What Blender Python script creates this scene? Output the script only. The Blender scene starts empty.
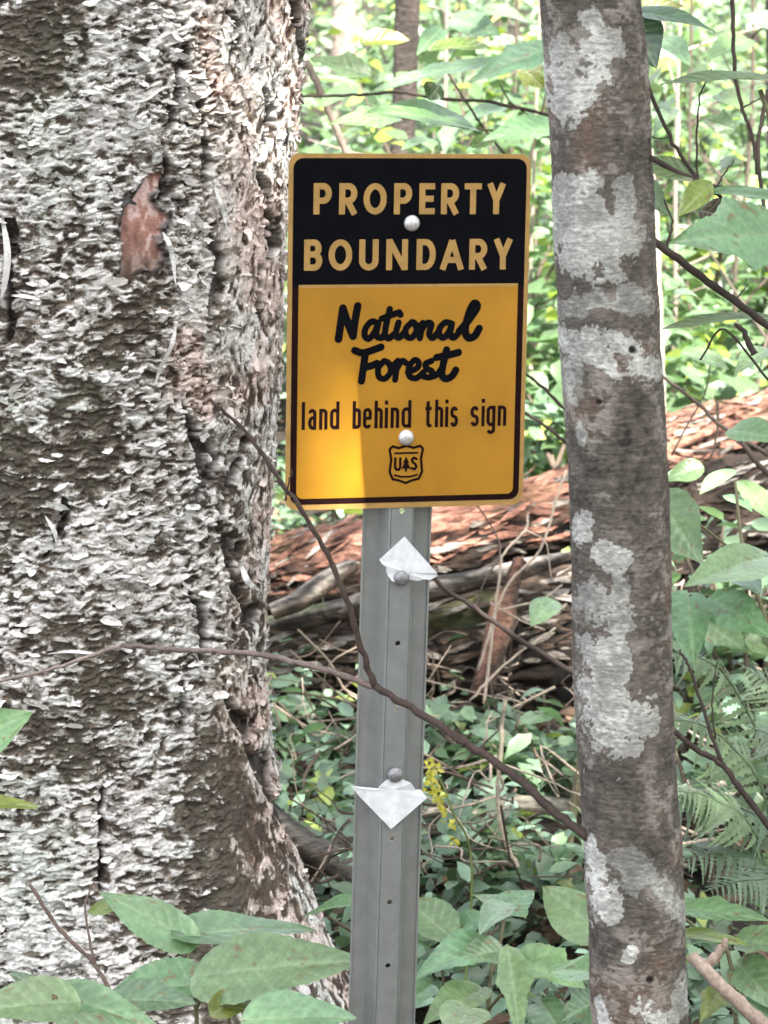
import bpy, math, random
import numpy as np
from mathutils import Vector, Matrix

random.seed(7)
RNG = np.random.default_rng(11)
SC = bpy.context.scene
COL = SC.collection
R = math.radians

# ------------------------------------------------------------------ camera
CAM = np.array([0.0, 0.0, 1.5])
PITCH = R(-10.0)
FPX = 512 / math.tan(R(10.0))
cam = bpy.data.cameras.new("camera")
cam.sensor_fit = 'VERTICAL'
cam.angle = R(20.0)
cam.sensor_height = 24
cam.sensor_width = 18
cam.lens = 12 / math.tan(R(10.0))
cam.clip_start = 0.05
cam.clip_end = 600
cam.dof.use_dof = True
cam.dof.focus_distance = 3.2
cam.dof.aperture_fstop = 11
co = bpy.data.objects.new("camera", cam)
COL.objects.link(co)
co.location = CAM
co.rotation_euler = (R(90) + PITCH, 0, 0)
SC.camera = co

# ------------------------------------------------------------------ light
SUN = Vector((0.252, -0.63, 0.88)).normalized()      # towards the sun
w = bpy.data.worlds.new("World")
SC.world = w
w.use_nodes = True
nt = w.node_tree
sky = nt.nodes.new('ShaderNodeTexSky')
sky.sky_type = 'NISHITA'
sky.sun_disc = False
sky.sun_elevation = math.asin(SUN.z)
sky.sun_rotation = math.atan2(SUN.x, SUN.y)
nt.nodes['Background'].inputs['Strength'].default_value = 0.14
sky.dust_density = 3.0
hz = nt.nodes.new('ShaderNodeHueSaturation')       # thin high cloud: a whiter sky
hz.inputs['Saturation'].default_value = 0.35
nt.links.new(sky.outputs[0], hz.inputs['Color'])
nt.links.new(hz.outputs[0], nt.nodes['Background'].inputs['Color'])
sl = bpy.data.lights.new("sun", 'SUN')
sl.energy = 5.0
sl.angle = R(0.5)
sl.color = (1.0, 0.95, 0.87)
so = bpy.data.objects.new("sun", sl)
COL.objects.link(so)
so.rotation_euler = SUN.to_track_quat('Z', 'Y').to_euler()
so.location = SUN * 40
vs = SC.view_settings
vs.view_transform = 'Standard'
vs.look = 'None'
vs.gamma = 1
vs.use_curve_mapping = False
vs.exposure = 2.3

# ------------------------------------------------------------------ helpers
FWD = np.array([0, math.cos(PITCH), math.sin(PITCH)])
UPV = np.array([0, -math.sin(PITCH), math.cos(PITCH)])
RGT = np.array([1.0, 0, 0])


def at(px, py, d):
    """the point that stands at depth d behind the photo's pixel"""
    return CAM + d * (RGT * (px - 384) / FPX + UPV * (512 - py) / FPX + FWD)


def at_y(px, py, y):
    """the point behind the pixel at world distance y"""
    g = at(px, py, 1.0) - CAM
    return CAM + g * (y / g[1])


def pix(P):
    q = P - CAM
    d = q @ FWD
    return 384 + FPX * (q @ RGT) / d, 512 - FPX * (q @ UPV) / d


_TAB = np.random.default_rng(3).random(65536)


def vnoise(P, seed=0):
    P = np.asarray(P, float)
    i = np.floor(P).astype(np.int64)
    f = P - i
    f = f * f * (3 - 2 * f)
    out = 0
    for dx in (0, 1):
        wx = f[:, 0] if dx else 1 - f[:, 0]
        for dy in (0, 1):
            wy = f[:, 1] if dy else 1 - f[:, 1]
            for dz in (0, 1):
                wz = f[:, 2] if dz else 1 - f[:, 2]
                h = ((i[:, 0] + dx) * 73856093) ^ ((i[:, 1] + dy) * 19349663) ^ ((i[:, 2] + dz) * 83492791) ^ (seed * 2654435)
                h = (h ^ (h >> 13)) * 1274126177
                out = out + wx * wy * wz * _TAB[(h ^ (h >> 16)) & 65535]
    return out


def fbm(P, octv=4, seed=0, gain=0.5):
    P = np.asarray(P, float)
    a, s, t = 1.0, 0, 0
    for k in range(octv):
        s = s + a * vnoise(P * 2 ** k + 17.3 * k, seed + k)
        t += a
        a *= gain
    return s / t


def sst(a, b, x):
    t = np.clip((x - a) / (b - a), 0, 1)
    return t * t * (3 - 2 * t)


def lin(r, g, b):
    f = lambda c: (c / 255 / 12.92) if c / 255 <= 0.04045 else ((c / 255 + 0.055) / 1.055) ** 2.4
    return np.array([f(r), f(g), f(b)])


def mesh_obj(name, V, F, mat, parent=None, tint=None, smooth=True, loc=None):
    me = bpy.data.meshes.new(name)
    V = np.asarray(V, np.float64)
    if isinstance(F, np.ndarray):
        n, k = F.shape
        me.vertices.add(len(V))
        me.vertices.foreach_set('co', V.ravel())
        me.loops.add(n * k)
        me.loops.foreach_set('vertex_index', F.astype(np.int32).ravel())
        me.polygons.add(n)
        me.polygons.foreach_set('loop_start', np.arange(0, n * k, k, dtype=np.int32))
        me.polygons.foreach_set('loop_total', np.full(n, k, dtype=np.int32))
        me.update(calc_edges=True)
    else:
        me.from_pydata(V.tolist(), [], F)
        me.update()
    if smooth:
        me.polygons.foreach_set('use_smooth', np.ones(len(me.polygons), dtype=bool))
    if tint is not None:
        ca = me.color_attributes.new('tint', 'FLOAT_COLOR', 'POINT')
        c = np.ones((len(V), 4))
        c[:, :tint.shape[1]] = np.clip(tint, 0, 1)
        ca.data.foreach_set('color', c.ravel())
    o = bpy.data.objects.new(name, me)
    COL.objects.link(o)
    if mat is not None:
        me.materials.append(mat)
    if parent is not None:
        o.parent = parent
    if loc is not None:
        o.location = loc
    return o


def tag(o, label=None, cat=None, group=None, kind=None):
    if label:
        o['label'] = label
    if cat:
        o['category'] = cat
    if group:
        o['group'] = group
    if kind:
        o['kind'] = kind
    return o


def thing(name, label, cat, loc=(0, 0, 0), group=None):
    o = bpy.data.objects.new(name, None)
    COL.objects.link(o)
    o.empty_display_size = 0.05
    o.location = loc
    return tag(o, label, cat, group)


class MB:
    """collects tubes and loose pieces of ONE mesh"""
    def __init__(s):
        s.v, s.f, s.c, s.n = [], [], [], 0

    def add(s, V, F, col=None):
        V = np.asarray(V, float)
        s.v.append(V)
        s.f += [tuple(int(i) + s.n for i in f) for f in F]
        if col is not None:
            s.c.append(np.broadcast_to(col, (len(V), 3)))
        s.n += len(V)

    def tube(s, pts, rad, sides=7, col=None, wob=0.0, seed=0):
        pts = np.asarray(pts, float)
        rad = np.broadcast_to(np.asarray(rad, float), (len(pts),))
        V = []
        up = np.array([0.13, 0.31, 0.94])
        for i, p in enumerate(pts):
            t = pts[min(i + 1, len(pts) - 1)] - pts[max(i - 1, 0)]
            t = t / (np.linalg.norm(t) + 1e-12)
            a = np.cross(t, up)
            if np.linalg.norm(a) < 0.1:
                a = np.cross(t, [1, 0, 0])
            a /= np.linalg.norm(a)
            b = np.cross(t, a)
            for k in range(sides):
                th = 2 * math.pi * k / sides
                r = rad[i]
                V.append(p + r * (a * math.cos(th) + b * math.sin(th)))
        V = np.array(V)
        if wob:
            V = V + (fbm(V / (rad.mean() * 2.5) + seed, 3, seed)[:, None] - .5) * (V - np.repeat(pts, sides, 0)) * wob * 2
        F = []
        for i in range(len(pts) - 1):
            for k in range(sides):
                k2 = (k + 1) % sides
                F.append((i * sides + k, i * sides + k2, (i + 1) * sides + k2, (i + 1) * sides + k))
        F.append(tuple(range(sides))[::-1])
        F.append(tuple((len(pts) - 1) * sides + k for k in range(sides)))
        s.add(V, F, col)

    def build(s, name, mat, parent=None, smooth=True, loc=None):
        V = np.vstack(s.v)
        if loc is not None:
            V = V - np.asarray(loc)
        return mesh_obj(name, V, s.f, mat, parent, np.vstack(s.c) if s.c else None, smooth, loc if parent is None else None)


def smooth_path(pts, n=6):
    """Catmull-Rom through the points"""
    p = np.asarray(pts, float)
    p = np.vstack([2 * p[0] - p[1], p, 2 * p[-1] - p[-2]])
    out = []
    for i in range(1, len(p) - 2):
        for k in range(n):
            t = k / n
            out.append(0.5 * (2 * p[i] + (p[i + 1] - p[i - 1]) * t + (2 * p[i - 1] - 5 * p[i] + 4 * p[i + 1] - p[i + 2]) * t * t
                              + (3 * p[i] - p[i - 1] - 3 * p[i + 1] + p[i + 2]) * t ** 3))
    out.append(p[-2])
    return np.array(out)


# ------------------------------------------------------------------ materials
def new_mat(name):
    m = bpy.data.materials.new(name)
    m.use_nodes = True
    n = m.node_tree
    return m, n, n.nodes['Principled BSDF'], n.nodes['Material Output']


def plain(name, col, rough=0.5, metal=0.0, bump=0.0, bscale=200, var=0.0, vscale=30, spec=0.5):
    m, n, b, out = new_mat(name)
    b.inputs['Roughness'].default_value = rough
    b.inputs['Metallic'].default_value = metal
    b.inputs['Specular IOR Level'].default_value = spec
    b.inputs['Base Color'].default_value = (*col, 1)
    tc = n.nodes.new('ShaderNodeTexCoord')
    if var:
        nz = n.nodes.new('ShaderNodeTexNoise')
        nz.inputs['Scale'].default_value = vscale
        nz.inputs['Detail'].default_value = 6
        n.links.new(tc.outputs['Object'], nz.inputs['Vector'])
        r = n.nodes.new('ShaderNodeValToRGB')
        r.color_ramp.elements[0].position = 0.3
        r.color_ramp.elements[1].position = 0.7
        r.color_ramp.elements[0].color = (*[c * (1 - var) for c in col], 1)
        r.color_ramp.elements[1].color = (*[min(1, c * (1 + var)) for c in col], 1)
        n.links.new(nz.outputs['Fac'], r.inputs['Fac'])
        n.links.new(r.outputs['Color'], b.inputs['Base Color'])
    if bump:
        nz = n.nodes.new('ShaderNodeTexNoise')
        nz.inputs['Scale'].default_value = bscale
        nz.inputs['Detail'].default_value = 5
        n.links.new(tc.outputs['Object'], nz.inputs['Vector'])
        bp = n.nodes.new('ShaderNodeBump')
        bp.inputs['Strength'].default_value = bump
        bp.inputs['Distance'].default_value = 0.002
        n.links.new(nz.outputs['Fac'], bp.inputs['Height'])
        n.links.new(bp.outputs['Normal'], b.inputs['Normal'])
    return m


def tinted(name, rough=0.8, nscale=(60, 60, 60), lo=0.6, hi=1.35, bump=0.5, bdist=0.003, spec=0.3, nscale2=None):
    """base colour = the mesh's own tint, broken up by noise"""
    m, n, b, out = new_mat(name)
    b.inputs['Roughness'].default_value = rough
    b.inputs['Specular IOR Level'].default_value = spec
    at_ = n.nodes.new('ShaderNodeAttribute')
    at_.attribute_name = 'tint'
    tc = n.nodes.new('ShaderNodeTexCoord')
    mp = n.nodes.new('ShaderNodeMapping')
    mp.inputs['Scale'].default_value = nscale
    n.links.new(tc.outputs['Object'], mp.inputs['Vector'])
    nz = n.nodes.new('ShaderNodeTexNoise')
    nz.inputs['Scale'].default_value = 1.0
    nz.inputs['Detail'].default_value = 6
    nz.inputs['Roughness'].default_value = 0.65
    n.links.new(mp.outputs['Vector'], nz.inputs['Vector'])
    mr = n.nodes.new('ShaderNodeMapRange')
    mr.inputs['From Min'].default_value = 0.3
    mr.inputs['From Max'].default_value = 0.7
    mr.inputs['To Min'].default_value = lo
    mr.inputs['To Max'].default_value = hi
    n.links.new(nz.outputs['Fac'], mr.inputs['Value'])
    mx = n.nodes.new('ShaderNodeVectorMath')
    mx.operation = 'SCALE'
    n.links.new(at_.outputs['Color'], mx.inputs[0])
    n.links.new(mr.outputs['Result'], mx.inputs['Scale'])
    n.links.new(mx.outputs['Vector'], b.inputs['Base Color'])
    if bump:
        bp = n.nodes.new('ShaderNodeBump')
        bp.inputs['Strength'].default_value = bump
        bp.inputs['Distance'].default_value = bdist
        n.links.new(nz.outputs['Fac'], bp.inputs['Height'])
        n.links.new(bp.outputs['Normal'], b.inputs['Normal'])
    return m


def leaf_mat(name, trans=0.35, rough=0.42, nscale=40, spec=0.5):
    m = tinted(name, rough, (nscale,) * 3, 0.75, 1.25, 0.35, 0.002, spec)
    n = m.node_tree
    b = n.nodes['Principled BSDF']
    out = n.nodes['Material Output']
    tr = n.nodes.new('ShaderNodeBsdfTranslucent')
    hs = n.nodes.new('ShaderNodeVectorMath')
    hs.operation = 'MULTIPLY'
    hs.inputs[1].default_value = (1.35, 1.5, 0.95)
    src = b.inputs['Base Color'].links[0].from_socket
    n.links.new(src, hs.inputs[0])
    n.links.new(hs.outputs['Vector'], tr.inputs['Color'])
    ms = n.nodes.new('ShaderNodeMixShader')
    ms.inputs['Fac'].default_value = trans
    n.links.new(b.outputs[0], ms.inputs[1])
    n.links.new(tr.outputs[0], ms.inputs[2])
    n.links.new(ms.outputs[0], out.inputs['Surface'])
    return m


M_LEAF = leaf_mat('leaf', 0.30, 0.36, 40, 0.6)
M_BIG = leaf_mat('broad leaf', 0.22, 0.31, 120, 0.75)
M_DEAD = tinted('dead leaf', 0.75, (50, 50, 50), 0.6, 1.3, 0.2, 0.002)
M_FLAKE = tinted('birch bark', 0.72, (160, 160, 420), 0.7, 1.3, 0.5, 0.0015)
M_BARK = tinted('smooth grey bark', 0.85, (170, 170, 420), 0.62, 1.38, 0.9, 0.002)
M_WOOD = tinted('weathered wood', 0.85, (26, 90, 110), 0.22, 1.7, 1.0, 0.014)
M_TWIG = tinted('twig bark', 0.8, (200, 200, 200), 0.65, 1.35, 0.4, 0.001)


def ground_mat():
    m, n, b, out = new_mat('forest floor')
    b.inputs['Roughness'].default_value = 0.95
    tc = n.nodes.new('ShaderNodeTexCoord')
    nz = n.nodes.new('ShaderNodeTexNoise')
    nz.inputs['Scale'].default_value = 14
    nz.inputs['Detail'].default_value = 8
    nz.inputs['Roughness'].default_value = 0.7
    n.links.new(tc.outputs['Object'], nz.inputs['Vector'])
    r = n.nodes.new('ShaderNodeValToRGB')
    e = r.color_ramp.elements
    e[0].position, e[0].color = 0.32, (0.010, 0.008, 0.005, 1)
    e[1].position, e[1].color = 0.72, (0.09, 0.062, 0.04, 1)
    k = r.color_ramp.elements.new(0.52)
    k.color = (0.03, 0.022, 0.014, 1)
    n.links.new(nz.outputs['Fac'], r.inputs['Fac'])
    n.links.new(r.outputs['Color'], b.inputs['Base Color'])
    bp = n.nodes.new('ShaderNodeBump')
    bp.inputs['Distance'].default_value = 0.04
    n.links.new(nz.outputs['Fac'], bp.inputs['Height'])
    n.links.new(bp.outputs['Normal'], b.inputs['Normal'])
    return m


# ------------------------------------------------------------------ ground
def gz(x, y):
    x = np.asarray(x, float)
    y = np.asarray(y, float)
    base = -0.015 + 0.03 * np.clip(y - 3, -4, 200) + 0.05 * np.maximum(y - 6.5, 0) * sst(6.5, 12, y)
    far = np.maximum(y - 45, 0)
    base = base - 0.07 * far
    P = np.stack([x.ravel() * 0.9, y.ravel() * 0.9, np.zeros(x.size)], 1)
    nn = (fbm(P, 4, 5) - 0.5).reshape(x.shape)
    return base + 0.16 * nn * (1 + 0.05 * np.abs(y - 4))


def build_ground():
    n = 240
    s = np.linspace(-1, 1, n)
    gx = 9 * s + 150 * s ** 5
    gy = 8 + 14 * s + 150 * s ** 5
    X, Y = np.meshgrid(gx, gy)
    V = np.stack([X, Y, gz(X, Y)], -1).reshape(-1, 3)
    i = np.arange(n * n).reshape(n, n)
    F = np.stack([i[:-1, :-1], i[:-1, 1:], i[1:, 1:], i[1:, :-1]], -1).reshape(-1, 4)
    o = mesh_obj('ground', V, F, ground_mat())
    o['kind'] = 'structure'


build_ground()


# ------------------------------------------------------------------ trunks
def seg_dist(px, py, path):
    """distance in px to a polyline of (x, y, halfwidth): returns distance / halfwidth minimum"""
    best = np.full(px.shape, 1e9)
    for (x0, y0, w0), (x1, y1, w1) in zip(path[:-1], path[1:]):
        dx, dy = x1 - x0, y1 - y0
        t = np.clip(((px - x0) * dx + (py - y0) * dy) / (dx * dx + dy * dy + 1e-9), 0, 1)
        d = np.hypot(px - x0 - t * dx, py - y0 - t * dy) / (w0 + t * (w1 - w0))
        best = np.minimum(best, d)
    return best


def trunk_grid(axis, radius, zs, nth):
    """axis(z) -> x, y arrays; radius(theta, z) -> r.  Returns V, F, TH, Z"""
    th = np.linspace(0, 2 * math.pi, nth, endpoint=False)
    TH, Z = np.meshgrid(th, zs)
    ax, ay = axis(Z)
    r = radius(TH, Z)
    V = np.stack([ax + r * np.cos(TH), ay + r * np.sin(TH), Z], -1)
    i = np.arange(len(zs) * nth).reshape(len(zs), nth)
    j = np.roll(i, -1, 1)
    F = np.stack([i[:-1], j[:-1], j[1:], i[1:]], -1).reshape(-1, 4)
    return V.reshape(-1, 3), F, TH.ravel(), Z.ravel()


BD = 4.0                        # depth of the birch's axis
b0 = at(72, 512, BD)
zlo, zhi = at(72, 1070, BD + .1)[2], at(72, -40, BD - .3)[2]


def birch_axis(z):
    return b0[0] + .004 + 0.06 * (z - 1.5), b0[1] + 0 * z


def birch_rad(th, z):
    r = 0.297 + 0.012 * np.cos(2 * th + 1) + 0.010 * np.cos(3 * th - .6)
    r = r + 0.02 * sst(1.08, 1.78, z)
    # root flare, strongest towards the right
    fl = np.clip(0.70 - z, 0, 1.2)
    r = r + fl ** 2 * (0.10 + 0.46 * np.maximum(0, np.cos(th + 0.45)) ** 3 + 0.10 * np.maximum(0, np.cos(th + 2.2)) ** 4)
    return r


CRACKS = [
    [(182, 50, 4), (174, 100, 5), (170, 150, 4), (168, 200, 6)],
    [(205, 90, 3), (208, 150, 4), (206, 190, 3)],
    [(212, 225, 4), (217, 270, 6), (215, 320, 5)],
    [(186, 405, 4), (197, 440, 6), (202, 475, 6), (198, 505, 3)],
    [(243, 440, 4), (232, 470, 5), (225, 500, 4), (226, 540, 7), (236, 590, 6), (250, 625, 6), (262, 660, 5)],
    [(192, 590, 4), (200, 640, 6), (192, 668, 3)],
    [(225, 702, 4), (248, 730, 8), (262, 770, 9), (285, 810, 10), (312, 850, 13), (345, 890, 14), (370, 925, 14)],
    [(104, 785, 4), (106, 830, 5), (103, 890, 3)],
    [(2, 225, 5), (10, 290, 6), (6, 340, 4)],
    [(268, 90, 3), (262, 170, 4), (270, 250, 4), (262, 320, 3)],
    [(290, 0, 4), (300, 60, 4), (296, 130, 4)],
    [(232, 10, 3), (238, 60, 3)],
    [(180, 690, 3), (178, 740, 3)],
    [(60, 500, 3), (52, 560, 3)],
]
WOUND = [[(155, 185, 12), (146, 215, 22), (140, 250, 20), (132, 285, 11)]]
PINKS = [[(185, 340, 22), (190, 380, 26), (205, 410, 16)], [(285, 800, 14), (310, 860, 18), (335, 905, 16)], [(205, 20, 10), (215, 90, 14)]]
WHITE = [[(20, 900, 70), (60, 980, 80)], [(160, 800, 26), (150, 830, 34)], [(95, 300, 34), (40, 390, 30)], [(110, 560, 50), (170, 610, 34)],
         [(105, 120, 50), (60, 160, 40)], [(230, 140, 30), (245, 330, 26)], [(80, 200, 30), (100, 190, 26)], [(250, 30, 30), (270, 110, 22)]]
MOSSY = [[(205, 770, 40), (215, 840, 46), (235, 900, 50)], [(25, 470, 26), (10, 560, 30)], [(25, 60, 40), (60, 30, 40)], [(95, 420, 30), (90, 470, 22)],
         [(150, 300, 26), (110, 350, 26)], [(90, 640, 40), (120, 700, 30)], [(30, 740, 40), (90, 760, 30)], [(175, 930, 40), (230, 990, 60)]]

C_DARK = np.array([0.016, 0.012, 0.010])
C_BASE = np.array([0.30, 0.275, 0.25])
C_WHITE = np.array([0.67, 0.655, 0.635])
C_MOSS = np.array([0.085, 0.080, 0.056])
C_PINK = np.array([0.36, 0.22, 0.18])
C_BROWN = np.array([0.112, 0.088, 0.066])


def layers(px, py, lst, wob):
    d = np.full(px.shape, 1e9)
    for p in lst:
        d = np.minimum(d, seg_dist(px, py, p))
    return d + wob


def birch_masks(V):
    px, py = pix(V)
    n1 = fbm(V * 28, 4, 21) - .5
    n2 = fbm(V * 9, 3, 31) - .5
    crack = layers(px + 34 * n1, py, CRACKS, 2.6 * n1)
    wound = layers(px + 30 * n1, py, WOUND, 2.2 * n1)
    pink = layers(px, py, PINKS, 1.2 * n1 + n2)
    white = layers(px, py, WHITE, 1.4 * n2 + 1.2 * n1)
    moss = layers(px, py, MOSSY, 1.6 * n2 + 1.2 * n1)
    return crack, wound, pink, white, moss, n1, n2, px, py


def build_birch():
    root = thing('birch_tree', 'massive old birch trunk with shaggy peeling grey white bark beside the sign', 'tree', (b0[0], b0[1], float(gz(b0[0], b0[1]))))
    zs = np.concatenate([np.linspace(-0.4, zlo, 50, endpoint=False), np.linspace(zlo, zhi, 1080, endpoint=False), np.linspace(zhi, 9, 60)])
    ths = np.concatenate([np.linspace(-math.pi - .35, .45, 840, endpoint=False), np.linspace(.45, math.pi - .35, 50, endpoint=False)])
    TH, Z = np.meshgrid(ths, zs)
    shp = TH.shape
    ax, ay = birch_axis(Z)
    rr = birch_rad(TH, Z)
    V = np.stack([ax + rr * np.cos(TH), ay + rr * np.sin(TH), Z], -1).reshape(-1, 3)
    TH, Z = TH.ravel(), Z.ravel()
    gi = np.arange(len(V)).reshape(shp)
    gj = np.roll(gi, -1, 1)
    F = np.stack([gi[:-1], gj[:-1], gj[1:], gi[1:]], -1).reshape(-1, 4)
    nrm = np.stack([np.cos(TH), np.sin(TH), 0 * TH], 1)
    crack, wound, pink, white, moss, n1, n2, px, py = birch_masks(V)
    flank = sst(190, 262, px + 60 * n2) * (nrm[:, 1] < .5)
    S = np.stack([TH * 0.297, Z, 0 * Z], 1)                       # the bark unrolled, in metres
    wx = fbm(S * 55, 3, 201) - .5
    wz = fbm(S * 55, 3, 207) - .5
    W = S + np.stack([wx * .018, wz * .013, 0 * Z], 1)
    hA = fbm(W * np.array([95, 215, 0]), 4, 211, .58)             # sheets that peel sideways
    hB = fbm(W * np.array([190, 80, 0]) + 50, 4, 221, .55)        # small scales of the flank
    h = hA * (1 - flank) + hB * flank
    lev = h * 9 + .8 * wx
    frac = lev - np.floor(lev)
    step = np.floor(lev) + sst(.0, .28, frac) - .35 * frac        # stacked sheets: sharp lip, hollow behind
    lip = sst(.45, .12, frac) * sst(.0, .10, frac)
    cell = vnoise(np.stack([np.floor(lev) * 7.3, W[:, 0] * 60, W[:, 1] * 105], 1), 231)
    ridge = fbm(np.stack([S[:, 0] * 30, Z * 9, 0 * Z], 1), 3, 51)
    ck = sst(1.25, 0.25, crack)
    wd = sst(1.10, 0.80, wound)
    dep = .0021 * (step - 4.5) * (1 - wd) * (1 - .55 * flank) + .015 * (ridge - .5) * (.35 + .45 * flank) - .015 * ck - .010 * wd
    V2 = V + nrm * dep[:, None]
    mixin = lambda c, col, k: c * (1 - k[:, None]) + col * k[:, None]
    # how much of the pale outer sheet is left; the gaps below get painted shade
    pale = h + .42 * (cell - .5) + .16 * n2 + .07 * sst(1.4, .5, white) - .20 * sst(1.4, .5, moss) - .03 * flank - .022 + .10 * (fbm(S * 5, 3, 281) - .5)
    c = np.tile(C_DARK * 3.2, (len(V), 1))
    c = mixin(c, C_BROWN * (.7 + 1.2 * vnoise(S * 90, 5))[:, None], sst(.31, .42, pale))
    c = mixin(c, np.array([.25, .238, .212]) * (.6 + .9 * cell)[:, None], sst(.39, .48, pale))
    c = mixin(c, C_WHITE * (.62 + .45 * cell)[:, None], sst(.475, .575, pale))
    c = mixin(c, C_WHITE * 1.05, .8 * lip * sst(.43, .53, pale))  # lips whitened as if their edges caught the light
    mk = sst(1.5, .5, moss + 2.2 * (fbm(S * 60, 3, 271) - .5)) * sst(.62, .40, h) * .40
    c = mixin(c, C_MOSS * 1.3 * (.6 + 1.2 * vnoise(S * 60, 6))[:, None], mk)
    gl = sst(.06, .2, fbm(S * 7, 3, 241) - .5) * .20 * (1 - flank)     # grey green lichen film
    c = mixin(c, c * np.array([.80, .90, .82]), gl * 2)
    rose = np.clip(.12 * sst(.4, .6, fbm(S * 9, 3, 291)) + .80 * flank * sst(.35, .6, fbm(S * 16, 3, 251)) + .75 * sst(1.3, .5, pink), 0, 1)
    c = mixin(c, c * np.array([.97, .79, .74]), rose)
    wn = fbm(S * np.array([110, 60, 0]), 4, 261)
    wc = np.array([.42, .22, .18]) * (.1 + 1.6 * wn)[:, None]
    wc = mixin(wc, np.array([.62, .45, .42]), sst(.55, .66, wn + .12 * sst(215, 190, py)))
    wc = wc * sst(290, 225, py)[:, None] + C_BROWN * (.3 + 1.1 * wn)[:, None] * (1 - sst(290, 225, py))[:, None]
    c = mixin(c, wc, wd)
    rim = sst(.75, 1.05, wound) * sst(1.40, 1.10, wound) * sst(.35, .55, wn)
    c = mixin(c, C_DARK, .9 * rim)
    c = mixin(c, C_DARK, 0.93 * ck)

    # thin curling shreds, part of the same skin
    N = 11500
    th = RNG.uniform(-math.pi - 0.3, 0.42, N)
    z = RNG.uniform(zlo - .02, zhi, N)
    ci = np.clip(np.round((th + math.pi + .35) / (math.pi + .8) * 840).astype(int), 0, 839)
    ri = np.clip(50 + np.round((z - zlo) / (zhi - zlo) * 1080).astype(int), 50, 1129)
    idx = gi[ri, ci]
    keep = (ck[idx] < .2) & (wd[idx] < .1) & (pale[idx] > .43)
    idx, th = idx[keep], th[keep]
    n = len(idx)
    P = V2[idx]
    side = flank[idx]
    big = np.minimum(np.exp(RNG.normal(0, 0.45, n)), 2.2)
    up = RNG.random(n) < side * .8
    lu = np.where(up, RNG.uniform(.0015, .0035, n), RNG.uniform(.0025, .008, n)) * big
    lv = np.where(up, RNG.uniform(.002, .005, n), RNG.uniform(.0010, .0024, n)) * big
    ang = RNG.normal(0, 0.25, n)
    er = np.stack([np.cos(th), np.sin(th), 0 * th], 1)
    et = np.stack([-np.sin(th), np.cos(th), 0 * th], 1)
    ez = np.tile([0, 0, 1.0], (n, 1))
    U = et * np.cos(ang)[:, None] + ez * np.sin(ang)[:, None]
    Wv = -et * np.sin(ang)[:, None] + ez * np.cos(ang)[:, None]
    us = np.array([-1, -.55, 0, .55, 1])
    ws = np.array([-1, 0, 1])
    curlu = RNG.normal(0, .8, n)
    curlw = RNG.normal(0.5, 1, n) * np.where(RNG.random(n) < .5, -1, 1)
    rag = RNG.normal(0, .2, (n, 15, 2))
    FV = np.zeros((n, 15, 3))
    for a, uu in enumerate(us):
        for b, ww in enumerate(ws):
            k = a * 3 + b
            lift = 0.0006 + np.maximum(0, curlu * uu) ** 1.5 * 0.0022 * big + np.maximum(0, curlw * ww) ** 1.5 * 0.0034 * big - .0012 * (curlw * ww < 0)
            lift = np.minimum(lift, .0065)
            FV[:, k] = P + U * (lu * (uu + rag[:, k, 0]))[:, None] + Wv * (lv * (ww * math.sqrt(1.15 - uu * uu) + .35 * np.sin(2.2 * uu + curlu * 3) + rag[:, k, 1]))[:, None] + er * lift[:, None]
    f1 = np.array([[a * 3 + b, (a + 1) * 3 + b, (a + 1) * 3 + b + 1, a * 3 + b + 1] for a in range(4) for b in range(2)])
    FF = (f1[None] + (np.arange(n) * 15)[:, None, None]).reshape(-1, 4)
    fc = np.clip(c[idx] * 1.05 + RNG.normal(.01, .07, n)[:, None], .03, .85)
    nv = len(V2)
    V3 = np.vstack([V2, FV.reshape(-1, 3)])
    F = np.vstack([F, FF + nv])
    c = np.vstack([c, np.repeat(fc, 15, 0)])
    o = mesh_obj('trunk', V3 - np.array(root.location), F, M_FLAKE, root, c)
    o['label'] = 'shaggy grey and white bark with dark vertical cracks and one bare reddish patch'
    for pts, wd_ in [([(2, 215), (8, 250), (6, 280), (0, 305)], 6), ([(176, 325), (172, 345), (162, 365), (155, 385)], 5), ([(163, 232), (172, 250), (176, 285)], 4),
                     ([(212, 180), (222, 205), (228, 232)], 3), ([(240, 560), (248, 580), (262, 592)], 5), ([(148, 405), (132, 410), (118, 420)], 4),
                     ([(100, 580), (120, 575), (150, 578)], 4), ([(40, 655), (70, 650), (110, 655)], 4), ([(45, 515), (55, 530), (57, 545)], 3)]:
        mb = MB()
        q = smooth_path([(x, y, 0) for x, y in pts], 5)
        top, bot = [], []
        for i, (x, y, _) in enumerate(q):
            g = at(x, y, 1.0) - CAM
            # march along the sight line to the bark
            d = 3.0
            for _k in range(60):
                p = CAM + g * d
                a_x, a_y = birch_axis(p[2])
                rr = birch_rad(np.array([math.atan2(p[1] - a_y, p[0] - a_x)]), np.array([p[2]]))[0]
                if math.hypot(p[0] - a_x, p[1] - a_y) < rr + 0.014:
                    break
                d += 0.02
            tt = i / (len(q) - 1)
            wv = wd_ * 0.0007 * math.sin(math.pi * (0.12 + .8 * tt))
            top.append(p + np.array([wv, -0.004, wv * .4]))
            bot.append(p + np.array([-wv, -0.012 * math.sin(3 * tt), -wv * .4]))
        m = len(q)
        mb.add(np.vstack([top, bot]), [(i, i + 1, m + i + 1, m + i) for i in range(m - 1)], C_WHITE * random.uniform(.8, 1.05))
        k = mb.build('loose_bark', M_FLAKE, root)
        k.location = -root.location


build_birch()

# young tree, right
TD = 2.6
tA, tB = at_y(589, 0, TD), at_y(645, 1024, TD)


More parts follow.
